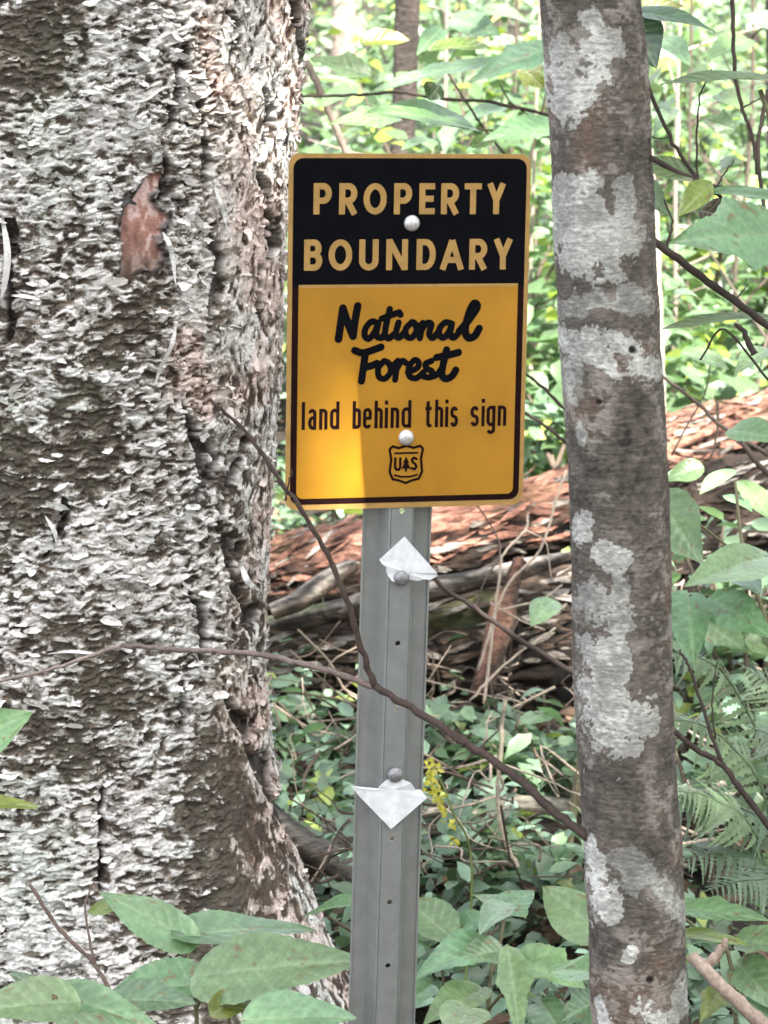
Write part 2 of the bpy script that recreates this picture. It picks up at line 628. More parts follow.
def young_axis(z):
    t = (tA[2] - z) / (tA[2] - tB[2])
    return tA[0] + (tB[0] - tA[0]) * t + 0.0035 * np.sin(5 * t + 0.4) + .0012 * np.sin(17 * t), tA[1] + (tB[1] - tA[1]) * t


def young_rad(th, z):
    t = (tA[2] - z) / (tA[2] - tB[2])
    return 0.0452 + 0.0008 * np.cos(2 * th + 3 * t) + 0.0016 * (t - .5) + 0.02 * np.clip(0.35 - z, 0, 1) ** 2


LICHEN = [  # px outlines, pale crusts: path, brightness
    ([(592, 20, 10), (596, 48, 26)], .8), ([(552, 70, 16), (575, 95, 26), (597, 80, 14), (600, 70, 18)], .95), ([(560, 50, 16), (568, 60, 22)], .6),
    ([(590, 180, 11), (565, 200, 18), (575, 225, 26), (605, 240, 26)], .9), ([(585, 262, 14), (572, 255, 14)], .9), ([(625, 190, 10), (628, 240, 16)], .5),
    ([(560, 340, 12), (590, 345, 14), (612, 372, 10)], .9), ([(620, 340, 10), (640, 365, 14), (655, 370, 10)], .8), ([(570, 365, 10), (572, 400, 8)], .5),
    ([(598, 478, 17)], .9), ([(583, 525, 8), (584, 535, 9)], 1.3), ([(600, 552, 13), (612, 556, 14), (625, 556, 10)], 1.0), ([(662, 585, 9)], 1.0), ([(664, 622, 7)], .9),
    ([(596, 600, 20), (618, 612, 22)], .5), ([(610, 660, 26), (600, 700, 26), (630, 712, 24), (612, 725, 26)], .9), ([(580, 772, 6)], 1.3), ([(678, 803, 3)], 1.3), ([(644, 822, 3)], 1.0),
    ([(592, 842, 6), (597, 880, 12), (606, 912, 12)], 1.45), ([(634, 948, 7), (628, 960, 6)], 1.3), ([(660, 890, 14), (685, 915, 11)], .55), ([(682, 1000, 12), (690, 985, 10)], .6),
    ([(602, 1005, 7), (605, 1030, 10)], 1.1), ([(645, 1008, 14), (660, 1020, 10)], .95), ([(660, 520, 5)], 1.0), ([(580, 420, 6), (585, 440, 5)], .6), ([(640, 300, 12), (560, 310, 8)], .4),
    ([(625, 60, 8)], .7), ([(620, 860, 12), (640, 880, 12)], .35),
]


def build_young():
    base = (tB[0], tB[1], float(gz(tB[0], tB[1])))
    root = thing('young_tree', 'slender grey brown trunk blotched with pale lichen, standing in front of the sign edge', 'tree', base)
    za, zb = tB[2] - 0.06, tA[2] + 0.06
    zs = np.concatenate([np.linspace(-0.25, za, 40, endpoint=False), np.linspace(za, zb, 1000, endpoint=False), np.linspace(zb, 6.5, 50)])
    V, F, TH, Z = trunk_grid(young_axis, young_rad, zs, 420)
    nrm = np.stack([np.cos(TH), np.sin(TH), 0 * TH], 1)
    px, py = pix(V)
    n1 = fbm(V * 70, 4, 71) - .5
    n2 = fbm(V * np.array([260, 260, 330]), 3, 72) - .5
    n3 = fbm(V * 22, 3, 73) - .5
    hor = fbm(V * np.array([60, 60, 420]), 3, 74) - .5
    c = np.array([0.102, 0.088, 0.074]) * np.clip(1 + 1.2 * n1 + 1.1 * n2 + 1.0 * n3 + .8 * hor, .25, 3)[:, None]
    red = sst(.06, .22, n3 + .12 * sst(900, 1000, py))[:, None]
    c = c * (1 - .5 * red) + np.array([.15, .095, .07]) * .5 * red
    pale = sst(.03, .12, n1 + .6 * n2)[:, None] * sst(-.1, .1, n3)[:, None]
    c = c * (1 - .5 * pale) + np.array([.33, .30, .27]) * .5 * pale
    dep = 0.0012 * n1 + 0.0010 * n2 + 0.0012 * hor + 0.004 * n3
    front = TH > math.pi - .3
    other = sst(.10, .16, fbm(V * 26, 4, 75) - .5) * (~front)
    for path, br in LICHEN:
        d = seg_dist(px, py, path) + 2.8 * n1 + 1.6 * n2 + 1.6 * n3
        k = sst(1.05, 0.97, d) * front
        k = k * (0.72 + 0.28 * sst(-.14, .08, n2 + 1.2 * n1 + n3))
        k = (k * min(1, .45 + .55 * br))[:, None]
        lc = np.array([.455, .455, .425]) * (0.72 + .38 * br) * (1 + .35 * n2 + .7 * n1 + .6 * n3)[:, None]
        c = c * (1 - k) + lc * k
        dep = np.maximum(dep, dep + 0.0008 * k[:, 0])
    c = c * (1 - .8 * other[:, None]) + np.array([.45, .43, .41]) * .8 * other[:, None]
    for kx, ky, kr in [(599, 402, 3), (655, 160, 4), (632, 350, 4), (560, 600, 4), (650, 980, 4)]:      # small knots
        d = np.hypot(px - kx, py - ky) / kr
        k = (sst(1.4, .6, d) * front)[:, None]
        c = c * (1 - k) + C_DARK * k
        dep -= 0.002 * k[:, 0]
    V = V + nrm * dep[:, None]
    mesh_obj('trunk', V - np.array(base), F, M_BARK, root, c)


build_young()

# ------------------------------------------------------------------ the sign
PXM = 3.0 / FPX                       # metres per pixel at the sign
YAW = R(14)


def march(nx, ny, x0, y0, h, fn):
    """filled region fn < 0 as polygons on a grid, outline interpolated"""
    X, Y = np.meshgrid(x0 + h * np.arange(nx), y0 + h * np.arange(ny))
    D = fn(X, Y)
    ins = D < 0
    vid, verts, faces = {}, [], []

    def vert(key, x, y):
        if key not in vid:
            vid[key] = len(verts)
            verts.append((x, y))
        return vid[key]
    anyin = ins[:-1, :-1] | ins[1:, :-1] | ins[:-1, 1:] | ins[1:, 1:]
    for j, i in zip(*np.nonzero(anyin)):
        cs = [(j, i), (j, i + 1), (j + 1, i + 1), (j + 1, i)]
        poly = []
        for k in range(4):
            a, b = cs[k], cs[(k + 1) % 4]
            if ins[a]:
                poly.append(vert((a, a), X[a], Y[a]))
            if ins[a] != ins[b]:
                t = D[a] / (D[a] - D[b])
                t = min(max(t, .02), .98)
                key = (a, b) if a < b else (b, a)
                poly.append(vert(key, X[a] + t * (X[b] - X[a]), Y[a] + t * (Y[b] - Y[a])))
        if len(poly) >= 3:
            faces.append(poly)
    return verts, faces


def strokes_fn(strokes, hw, butt=False):
    def fn(X, Y):
        D = np.full(X.shape, 1e9)
        for st in strokes:
            for q, (a, b) in enumerate(zip(st[:-1], st[1:])):
                ax, ay, bx, by = a[0], a[1], b[0], b[1]
                L = math.hypot(bx - ax, by - ay)
                if L < 1e-6:
                    continue
                ux, uy = (bx - ax) / L, (by - ay) / L
                s = (X - ax) * ux + (Y - ay) * uy
                p = np.abs(-(X - ax) * uy + (Y - ay) * ux)
                if butt:
                    e = hw * 0.96
                    lo, hi = (0 if q == 0 else -e * .5), (L if q == len(st) - 2 else L + e * .5)
                    d = np.maximum(np.maximum(lo - s, s - hi), p - hw)
                    if q > 0:
                        d = np.minimum(d, np.hypot(X - ax, Y - ay) - hw)
                else:
                    t = np.clip(s, 0, L)
                    d = np.hypot(s - t, p) - hw
                D = np.minimum(D, d)
        return D
    return fn


def arc(cx, cy, rx, ry, a0, a1, n=10):
    return [(cx + rx * math.cos(R(a0 + (a1 - a0) * k / n)), cy + ry * math.sin(R(a0 + (a1 - a0) * k / n))) for k in range(n + 1)]


def caps(ch, x0, x1, y0, y1, hw):
    """strokes of a bold capital in the box; y grows downwards"""
    l, r, t, b = x0 + hw, x1 - hw, y0 + hw, y1 - hw
    m = (y0 + y1) / 2
    H = y1 - y0
    cx = (l + r) / 2
    if ch in 'PR':
        k = y0 + H * .56
        ry = (k - t) / 2
        bowl = [(l, t)] + arc(r - ry * .8, (t + k) / 2, ry * .8, ry, -90, 90) + [(l, k)]
        s = [[(l, y0), (l, y1)], bowl]
        if ch == 'R':
            s.append([(cx - hw * .2, k), (r + hw * .2, y1)])
        return s
    if ch == 'O':
        return [arc(cx, m, (r - l) / 2, (b - t) / 2, 0, 360, 24)]
    if ch == 'E':
        return [[(l, y0), (l, y1)], [(l, t), (x1, t)], [(l, m), (x1 - hw * .4, m)], [(l, b), (x1, b)]]
    if ch == 'T':
        return [[(x0, t), (x1, t)], [(cx, t), (cx, y1)]]
    if ch == 'Y':
        return [[(l, y0), (cx, y0 + H * .56)], [(r, y0), (cx, y0 + H * .56)], [(cx, y0 + H * .5), (cx, y1)]]
    if ch == 'B':
        k = y0 + H * .48
        r1, r2 = (k - t) / 2, (b - k) / 2
        return [[(l, y0), (l, y1)], [(l, t)] + arc(r - r1 * .85 - hw * .25, (t + k) / 2, r1 * .85, r1, -90, 90) + [(l, k)],
                [(l, k)] + arc(r - r2 * .8, (k + b) / 2, r2 * .8, r2, -90, 90) + [(l, b)]]
    if ch == 'U':
        rr = (r - l) / 2
        return [[(l, y0)] + arc(cx, b - rr, rr, rr, 180, 0) + [(r, y0)]]
    if ch == 'N':
        return [[(l, y0), (l, y1)], [(r, y0), (r, y1)], [(l, y0 + hw * .3), (r, y1 - hw * .3)]]
    if ch == 'D':
        rr = (b - t) / 2
        return [[(l, y0), (l, y1)], [(l, t)] + arc(r - rr * .62, m, rr * .62, rr, -90, 90) + [(l, b)]]
    if ch == 'A':
        return [[(l - hw * .4, y1), (cx, y0 + hw * .4)], [(cx, y0 + hw * .4), (r + hw * .4, y1)], [(l + (cx - l) * .4, y0 + H * .68), (r - (r - cx) * .4, y0 + H * .68)]]
    return []


def lower(ch, x0, x1, xt, bl, asc, hw):
    """condensed lower-case sans"""
    l, r = x0 + hw, x1 - hw
    cx, t, b = (l + r) / 2, xt + hw, bl - hw
    rx = (r - l) / 2
    ry = rx * 1.2
    if ch == 'l':
        return [[(cx, asc), (cx, bl)]]
    if ch == 'i':
        return [[(cx, xt), (cx, bl)], [(cx, asc), (cx, asc + 2.4 * hw)]]
    if ch == 'n':
        return [[(l, xt), (l, bl)], [(l, t + ry)] + arc(cx, t + ry, rx, ry, 180, 360) + [(r, bl)]]
    if ch == 'h':
        return [[(l, asc), (l, bl)], [(l, t + ry)] + arc(cx, t + ry, rx, ry, 180, 360) + [(r, bl)]]
    if ch in 'dbg':
        loop = [(l, (t + b) / 2)] + arc(cx, t + ry, rx, ry, 180, 360) + arc(cx, b - ry, rx, ry, 0, 180) + [(l, (t + b) / 2)]
        if ch == 'd':
            return [loop, [(r, asc), (r, bl)]]
        if ch == 'b':
            return [loop, [(l, asc), (l, bl)]]
        return [loop, [(r, xt), (r, bl + 9)] + arc(cx, bl + 9, rx, 8, 0, 150)]
    if ch == 'a':
        m = t + (b - t) * .42
        return [arc(cx, t + ry, rx, ry, 200, 360) + [(r, bl)], [(r, m)] + arc(cx + 1, (m + b) / 2, rx + .5, (b - m) / 2, 270, 90) + [(r, b - 2)]]
    if ch == 'e':
        m = (t + b) / 2
        return [[(l, m), (r, m)] + arc(cx, t + ry, rx, ry, 360, 180) + arc(cx, b - ry, rx, ry, 180, 30)]
    if ch == 's':
        m = (t + b) / 2
        q = (m - t) / 2
        return [arc(cx, t + q, rx, q, 340, 90, 10) + arc(cx, m + q, rx, q, 270, 520, 12)]
    if ch == 't':
        return [[(cx - hw * .4, asc + 4), (cx - hw * .4, b - 5), (cx + 1.5, b), (r + hw, b)], [(x0 - 1, xt + hw), (x1, xt + hw)]]
    return []


# the layout below is measured in units of which the panel is 658 wide and 955 tall, origin at its top left
SW, SH = 0.2558, 0.3672
UX, UY = SW / 658, SH / 955


def build_sign():
    c = at(408.3, 332.5, 3.0)
    gzc = float(gz(c[0], c[1]))
    root = thing('boundary_sign', 'black and yellow property boundary sign bolted to a galvanized post', 'sign', (0, 0, 0))
    m_y = plain('amber sign paint', lin(160, 112, 10), 0.48, 0, 0.05, 900, 0.13, 14)
    m_tan = plain('faded tan film', lin(158, 123, 66), 0.5, 0, 0.03, 900, 0.16, 60)
    m_k = plain('black sign ink', (0.0025, 0.0028, 0.0045), 0.6, 0, 0.03, 700, 0.25, 40, 0.05)
    m_br = plain('dark maroon ink', (0.012, 0.004, 0.004), 0.6, 0, 0.0, 700, 0.2, 60, 0.06)
    m_alu = plain('aluminium sheet', (0.55, 0.55, 0.55), 0.35, 1.0, 0.1, 300, 0.1, 60)
    m_galv = plain('galvanized steel', (0.30, 0.315, 0.308), 0.34, 0.5, 0.06, 260, 0.09, 60)
    m_bolt = plain('dull aluminium bolt', (0.62, 0.62, 0.61), 0.45, 0.6, 0.3, 700, 0.25, 300)
    m_bolt2 = plain('grey bolt', (0.26, 0.26, 0.27), 0.5, 0.6, 0.3, 700, 0.3, 300)
    m_tag = plain('white plastic tag', (0.66, 0.67, 0.69), 0.55, 0, 0.15, 300, 0.12, 120)

    frame = Matrix.Translation(Vector(c)) @ Matrix.Rotation(YAW, 4, 'Z') @ Matrix.Rotation(R(0.35), 4, 'X') @ Matrix.Rotation(R(0.9), 4, 'Y')

    def panel_mesh(name, polys, mat, lift, parent, thick=0):
        """polys in sign units (x right, y down) -> local x right, z up, towards the viewer is -y"""
        vs_, fs = polys
        V = np.array([((x - 329) * UX, -lift, (477.5 - y) * UY) for x, y in vs_])
        F = [tuple(f) for f in fs]
        if thick:
            n = len(V)
            V2 = V.copy()
            V2[:, 1] += thick
            edges = {}
            for f in F:
                for a, b in zip(f, f[1:] + f[:1]):
                    edges[(a, b)] = edges.get((a, b), 0) + 1
            rim = [(b, a, a + n, b + n) for (a, b) in edges if (b, a) not in edges]
            F = F + [tuple(i + n for i in f[::-1]) for f in F] + rim
            V = np.vstack([V, V2])
        o = mesh_obj(name, V, F, mat, None, None, False)
        o.parent = parent
        o.matrix_local = frame if parent is root else Matrix.Identity(4)
        return o

    def rrect(x0, y0, x1, y1, r, n=8):
        p = []
        for cx, cy, a in ((x1 - r, y0 + r, -90), (x1 - r, y1 - r, 0), (x0 + r, y1 - r, 90), (x0 + r, y0 + r, 180)):
            p += arc(cx, cy, r, r, a, a + 90, n)
        return p

    outer = rrect(0, 0, 658, 955, 30)
    panel = panel_mesh('sign_panel', (outer, [list(range(len(outer)))]), m_tan, 0.0, root, 0.002)
    panel['label'] = 'rectangular sign face with rounded corners'
    # black border ring with the solid black heading
    bo = rrect(12, 12, 646, 940, 27)
    p = panel_mesh('border', (bo, [list(range(len(bo)))]), m_br, 0.0003, panel)
    p['label'] = 'thin dark maroon border line'
    hd = [(646, 352), (12, 352)] + arc(39, 39, 27, 27, 180, 270, 8) + arc(619, 39, 27, 27, 270, 360, 8)
    p = panel_mesh('heading_band', (hd, [list(range(len(hd)))]), m_k, 0.0005, panel)
    fl = [(29, 353), (629, 353)] + arc(612, 907, 17, 17, 0, 90, 6) + arc(46, 907, 17, 17, 90, 180, 6)
    field = panel_mesh('amber_field', (fl, [list(range(len(fl)))]), m_y, 0.0007, panel)
    fl2 = [(29, 347), (629, 347), (629, 355), (29, 355)]
    panel_mesh('dividing_line', (fl2, [[0, 1, 2, 3]]), m_tan, 0.0009, panel)

    def text(name, strokes, hw, mat, butt, h=1.6, lift=0.0011, heavy=()):
        allp = np.array([q for s in strokes for q in s])
        x0, y0 = allp.min(0) - hw - 3
        x1, y1 = allp.max(0) + hw + 3
        D = strokes_fn(strokes, hw, butt) if not heavy else (lambda X, Y: np.minimum(strokes_fn([q for i, q in enumerate(strokes) if i not in heavy], hw, butt)(X, Y), strokes_fn([strokes[i] for i in heavy], hw * 1.2, butt)(X, Y)))
        return panel_mesh(name, march(int((x1 - x0) / h) + 2, int((y1 - y0) / h) + 2, x0, y0, h, D), mat, lift, panel)

    # measured in an enlargement of 2.954 x whose origin is pixel (280, 150)
    K = 2.696 / 2.954

    def cx_(x, y, oy):                     # enlargement -> sign units, taking the edge's lean out
        Y = (y / 2.954 + oy - 140) * 2.696
        xl, xr = 52 - 13.5 * (Y - 40) / 955, 708 - 19 * (Y - 40) / 955
        X = (x / 2.954 + 10) * 2.696
        return (X - xl) / (xr - xl) * 658, (Y - 41) * 955 / (955 - 6)

    for word, xs, y0, y1 in (('PROPERTY', [(98, 150), (173, 225), (245, 312), (335, 387), (410, 455), (475, 527), (545, 595), (612, 668)], 100, 190),
                             ('BOUNDARY', [(70, 122), (142, 210), (232, 288), (312, 375), (402, 458), (475, 540), (560, 612), (632, 690)], 262, 352)):
        st = []
        for ch, (a, b) in zip(word, xs):
            xa, ya = cx_(a, y0, 150)
            xb, yb = cx_(b, y1, 150)
            st += caps(ch, xa, xb, ya, yb, 8.2)
        o = text('lettering', st, 8.2, m_tan, True)
        o['label'] = 'tan capitals reading ' + word

    def script(lines):
        return [[cx_(x, y, 290) for x, y, in smooth_path([(a, b, 0) for a, b in s], 5)[:, :2]] if len(s) > 2 else [cx_(x, y, 290) for x, y in s] for s in lines]

    nat = [[(170, 138), (176, 98), (183, 50)], [(183, 48), (198, 92), (213, 130)], [(213, 130), (219, 85), (227, 42)],
           [(288, 94), (268, 88), (250, 108), (248, 130), (260, 138), (276, 120), (288, 94)], [(288, 94), (282, 128), (298, 136), (308, 120)],
           [(322, 52), (308, 118), (318, 138), (334, 126)], [(298, 80), (325, 70), (350, 62)],
           [(348, 92), (340, 126), (350, 136), (366, 120)], [(352, 66), (354, 69)],
           [(388, 91), (370, 110), (372, 132), (388, 136), (402, 116), (396, 95), (388, 91)], [(398, 98), (412, 104), (420, 94)],
           [(420, 94), (412, 138)], [(414, 118), (432, 95), (446, 98), (440, 126), (450, 138), (466, 122)],
           [(508, 97), (488, 93), (470, 112), (472, 132), (485, 137), (500, 118), (508, 97)], [(508, 97), (503, 128), (514, 138), (530, 122)],
           [(530, 120), (562, 82), (584, 48), (574, 38), (560, 64), (548, 112), (556, 138), (576, 134), (590, 112)]]
    o = text('lettering', script(nat), 8.7, m_k, False, 1.3, heavy=(0, 1, 2, 15))
    o['label'] = 'black brush script reading National'
    fst = [[(218, 172), (245, 179), (296, 163)], [(250, 178), (244, 220), (238, 262)], [(246, 222), (266, 218), (284, 211)],
           [(305, 204), (288, 225), (290, 250), (308, 256), (325, 235), (319, 211), (305, 204)], [(318, 212), (330, 218), (344, 206)],
           [(346, 204), (338, 260)], [(342, 230), (358, 205), (372, 212)],
           [(376, 238), (404, 226), (408, 209), (395, 203), (379, 225), (381, 250), (402, 256), (424, 238)],
           [(447, 206), (429, 214), (433, 228), (449, 238), (443, 254), (424, 252)], [(443, 254), (462, 248), (474, 232)],
           [(492, 174), (478, 240), (488, 259), (508, 252), (520, 234)], [(462, 196), (495, 190), (528, 182)]]
    o = text('lettering', script(fst), 8.3, m_k, False, 1.3, heavy=(0, 1, 2, 10, 11))
    o['label'] = 'black brush script reading Forest'
    st = []
    for ch, a, b in (('l', 62, 70), ('a', 80, 104), ('n', 113, 137), ('d', 145, 172), ('b', 212, 236), ('e', 243, 268), ('h', 277, 301), ('i', 308, 316), ('n', 325, 350), ('d', 358, 386),
                     ('t', 430, 447), ('h', 458, 482), ('i', 489, 497), ('s', 504, 527), ('s', 565, 590), ('i', 599, 607), ('g', 614, 640), ('n', 648, 673)):
        xa, yt = cx_(a, 342, 290)
        xb, yb = cx_(b, 403, 290)
        _, asc = cx_(a, 321, 290)
        st += lower(ch, xa, xb, yt, yb, asc, 4.5)
    o = text('lettering', st, 4.5, m_br, True, 1.0)
    o['label'] = 'thin dark lower case reading land behind this sign'
    # shield emblem, centred under the lower bolt
    sx, sy = cx_(371, 512, 290)
    sh = [(-46, -42), (-38, -50), (-20, -45), (0, -51), (20, -45), (38, -50), (46, -42), (41, -15), (45, 20), (36, 40), (18, 44), (0, 51), (-18, 44), (-36, 40), (-45, 20), (-41, -15), (-46, -42)]
    S = lambda pts: [(sx + x, sy + y) for x, y in pts]
    em = [S(sh)]
    em += [S([(-30, -17), (-30, 8), (-26, 14), (-19, 14), (-16, 8), (-16, -17)]),
           S([(29, -14), (22, -18), (16, -13), (19, -5), (26, 0), (29, 7), (24, 14), (15, 11)])]
    o = text('emblem', em, 3.4, m_br, False, 0.9)
    o['label'] = 'small shield outline holding the letters U and S round a tree'
    tree = [S([(0, -22), (9, -4), (5, -4), (13, 12), (3, 12), (3, 20), (-3, 20), (-3, 12), (-13, 12), (-5, -4), (-9, -4)])]
    vs_ = tree[0]
    panel_mesh('emblem_tree', (vs_, [list(range(len(vs_)))]), m_br, 0.0011, panel)
    for band in (S([(-31, -31), (31, -31)]), S([(-31, 29), (-12, 34), (12, 34), (31, 29)])):
        text('emblem_band', [band], 2.6, m_br, False, 0.9)

    def dome(name, r, hgt, mat, parent, mat_local):
        V, F = [], []
        seg, rings = 24, 7
        for i in range(rings):
            a = (i / rings) * math.pi / 2
            for k in range(seg):
                th = 2 * math.pi * k / seg
                V.append((r * math.cos(a) * math.cos(th), -hgt * math.sin(a) - 0.0006, r * math.cos(a) * math.sin(th)))
        V.append((0, -hgt - 0.0006, 0))
        for k in range(seg):                               # a short skirt down to the sheet
            th = 2 * math.pi * k / seg
            V.append((r * math.cos(th), 0.0004, r * math.sin(th)))
        for i in range(rings - 1):
            for k in range(seg):
                k2 = (k + 1) % seg
                F.append((i * seg + k, i * seg + k2, (i + 1) * seg + k2, (i + 1) * seg + k))
        top = rings * seg
        for k in range(seg):
            F.append(((rings - 1) * seg + k, (rings - 1) * seg + (k + 1) % seg, top))
            F.append((top + 1 + k, top + 1 + (k + 1) % seg, (k + 1) % seg, k))
        o = mesh_obj(name, np.array(V), F, mat)
        o.parent = parent
        o.matrix_local = mat_local
        return o

    for (bx, by) in ((cx_(387, 216, 150)), (cx_(371, 432, 290))):
        o = dome('bolt', 0.0083, 0.0046, m_bolt, root, frame @ Matrix.Translation(((bx - 329) * UX, -0.0012, (477.5 - by) * UY)))
        o['label'] = 'shiny round bolt head on the sign face'

    # the post: hat-section channel, web towards the viewer, holes punched down the web
    wtop = at_y(401.5, 540, c[1])
    wbot = at_y(387.2, 1000, c[1])
    ydir = Vector((-math.sin(YAW), math.cos(YAW), 0))
    xdir = Vector((math.cos(YAW), math.sin(YAW), 0))
    zdir = (Vector(wtop) - Vector(wbot)).normalized()
    zdir = Vector((zdir.x, 0, zdir.z)).normalized()
    yax = (ydir - zdir * ydir.dot(zdir)).normalized()
    xax = yax.cross(zdir)
    # the web's face lies just behind the panel
    org = Vector(wtop)
    back = Vector(frame @ Vector((0, 0.0026, 0)))
    nrm = frame.to_3x3() @ Vector((0, 1, 0))
    tt = (back - org).dot(nrm) / yax.dot(nrm)
    org = org + yax * tt
    pf = Matrix(((xax.x, yax.x, zdir.x, org.x), (xax.y, yax.y, zdir.y, org.y), (xax.z, yax.z, zdir.z, org.z), (0, 0, 0, 1)))
    wh = 0.0112
    prof_l = [(-0.0365, 0.0185), (-0.0358, 0.0215), (-0.0200, 0.0215), (-0.0186, 0.0200), (-wh - .0012, 0.0012), (-wh, 0)]
    prof_r = [(wh, 0), (wh + .0012, 0.0012), (0.0186, 0.0200), (0.0200, 0.0215), (0.0358, 0.0215), (0.0365, 0.0185)]
    ztop, zbot = 0.362, -1.15
    mb = MB()
    for pr in (prof_l, prof_r):
        zz = np.linspace(ztop, zbot, 24)
        V = [(x, y, z) for z in zz for x, y in pr]
        n = len(pr)
        mb.add(V, [(i * n + k, (i + 1) * n + k, (i + 1) * n + k + 1, i * n + k + 1) for i in range(len(zz) - 1) for k in range(n - 1)])
    pitch = 68.6 * PXM
    z_first = (540 - 579) * PXM
    zc = [z_first + pitch * k for k in range(-13, 5)]
    zc = [z for z in zc if zbot + .03 < z < ztop - .03][::-1]
    prev = ztop
    rh, hs = 0.0030, 0.0112
    for z in zc:
        mb.add([(-wh, 0, prev), (wh, 0, prev), (wh, 0, z + hs), (-wh, 0, z + hs)], [(0, 3, 2, 1)])
        sq, ci = [], []
        for k in range(24):
            a = 2 * math.pi * k / 24 + math.pi / 4
            ux, uz = math.cos(a), math.sin(a)
            s = hs / max(abs(ux), abs(uz))
            sq.append((ux * s, 0, z + uz * s))
            ci.append((ux * rh, 0, z + uz * rh))
        mb.add(sq + ci, [(k, (k + 1) % 24, 24 + (k + 1) % 24, 24 + k) for k in range(24)])
        prev = z - hs
    mb.add([(-wh, 0, prev), (wh, 0, prev), (wh, 0, zbot), (-wh, 0, zbot)], [(0, 3, 2, 1)])
    post = mb.build('post', m_galv, root, smooth=False)
    me = post.data
    import bmesh
    bm = bmesh.new()
    bm.from_mesh(me)
    bmesh.ops.remove_doubles(bm, verts=bm.verts, dist=1e-5)
    bmesh.ops.recalc_face_normals(bm, faces=bm.faces)
    bm.to_mesh(me)
    bm.free()
    sol = post.modifiers.new('thickness', 'SOLIDIFY')
    sol.thickness = 0.0022
    sol.offset = 0
    post.matrix_local = pf

    def tag_mesh(pts, lift, label, hole=None):
        inv = pf.inverted()
        V = []
        for (x, y) in pts:
            p = Vector(at(x, y, 2.99))
            q = Vector(CAM)
            a, b = inv @ q, inv @ p
            t = (-lift - a.y) / (b.y - a.y)
            V.append(a + (b - a) * t)
        n = len(V)
        cx = sum((v for v in V), Vector()) / n
        F = [((k + 1) % n, k, 2 * n) for k in range(n)] + [tuple(range(n, 2 * n))] + [(k, (k + 1) % n, n + (k + 1) % n, n + k) for k in range(n)]
        cu = [.0012 * math.sin(k * 1.7 + lift * 900) - .0004 for k in range(n)]
        V = [(v.x, v.y - cu[k], v.z) for k, v in enumerate(V)] + [(v.x, v.y - cu[k] + .0012, v.z) for k, v in enumerate(V)] + [(cx.x + .002, cx.y, cx.z)]
        o = mesh_obj('torn_tag', np.array(V), F, m_tag, None, None, False)
        o.parent = root
        o.matrix_local = pf
        o['label'] = label

    up_tag = [(405, 537), (380, 560), (382, 564), (386, 567), (387, 574), (391, 580), (394, 582), (401, 584), (409, 580), (418, 581), (425, 579), (431, 580), (438, 576), (437, 573)]
    tag_mesh(up_tag, 0.0042, 'white torn plastic corner pointing up, under a bolt')
    lo_tag = [(351, 786), (359, 796), (391, 829), (427, 798), (421, 790), (416, 790), (411, 783), (404, 780), (398, 779), (387, 780), (381, 785), (376, 791), (370, 788), (362, 789)]
    tag_mesh(lo_tag, 0.0042, 'white torn plastic corner pointing down, under a bolt')
    for z in ((540 - 579) * PXM, (540 - 785) * PXM):
        o = dome('bolt', 0.0083, 0.005, m_bolt2, root, pf @ Matrix.Translation((0.0005, -0.0046, z)))
        o['label'] = 'grey bolt head through a torn white tag'
    # the hole in the upper tag's corner
    return root, frame


SIGN, SIGN_FRAME = build_sign()

# ------------------------------------------------------------------ fallen logs
C_RED = np.array([.18, .088, .062])
C_OLD = np.array([.072, .05, .036])
C_SHADE = np.array([.026, .017, .012])  # shade under and between the logs, put into the wood colour
C_GRY = np.array([.22, .195, .17])
C_MOS = np.array([.13, .17, .05])


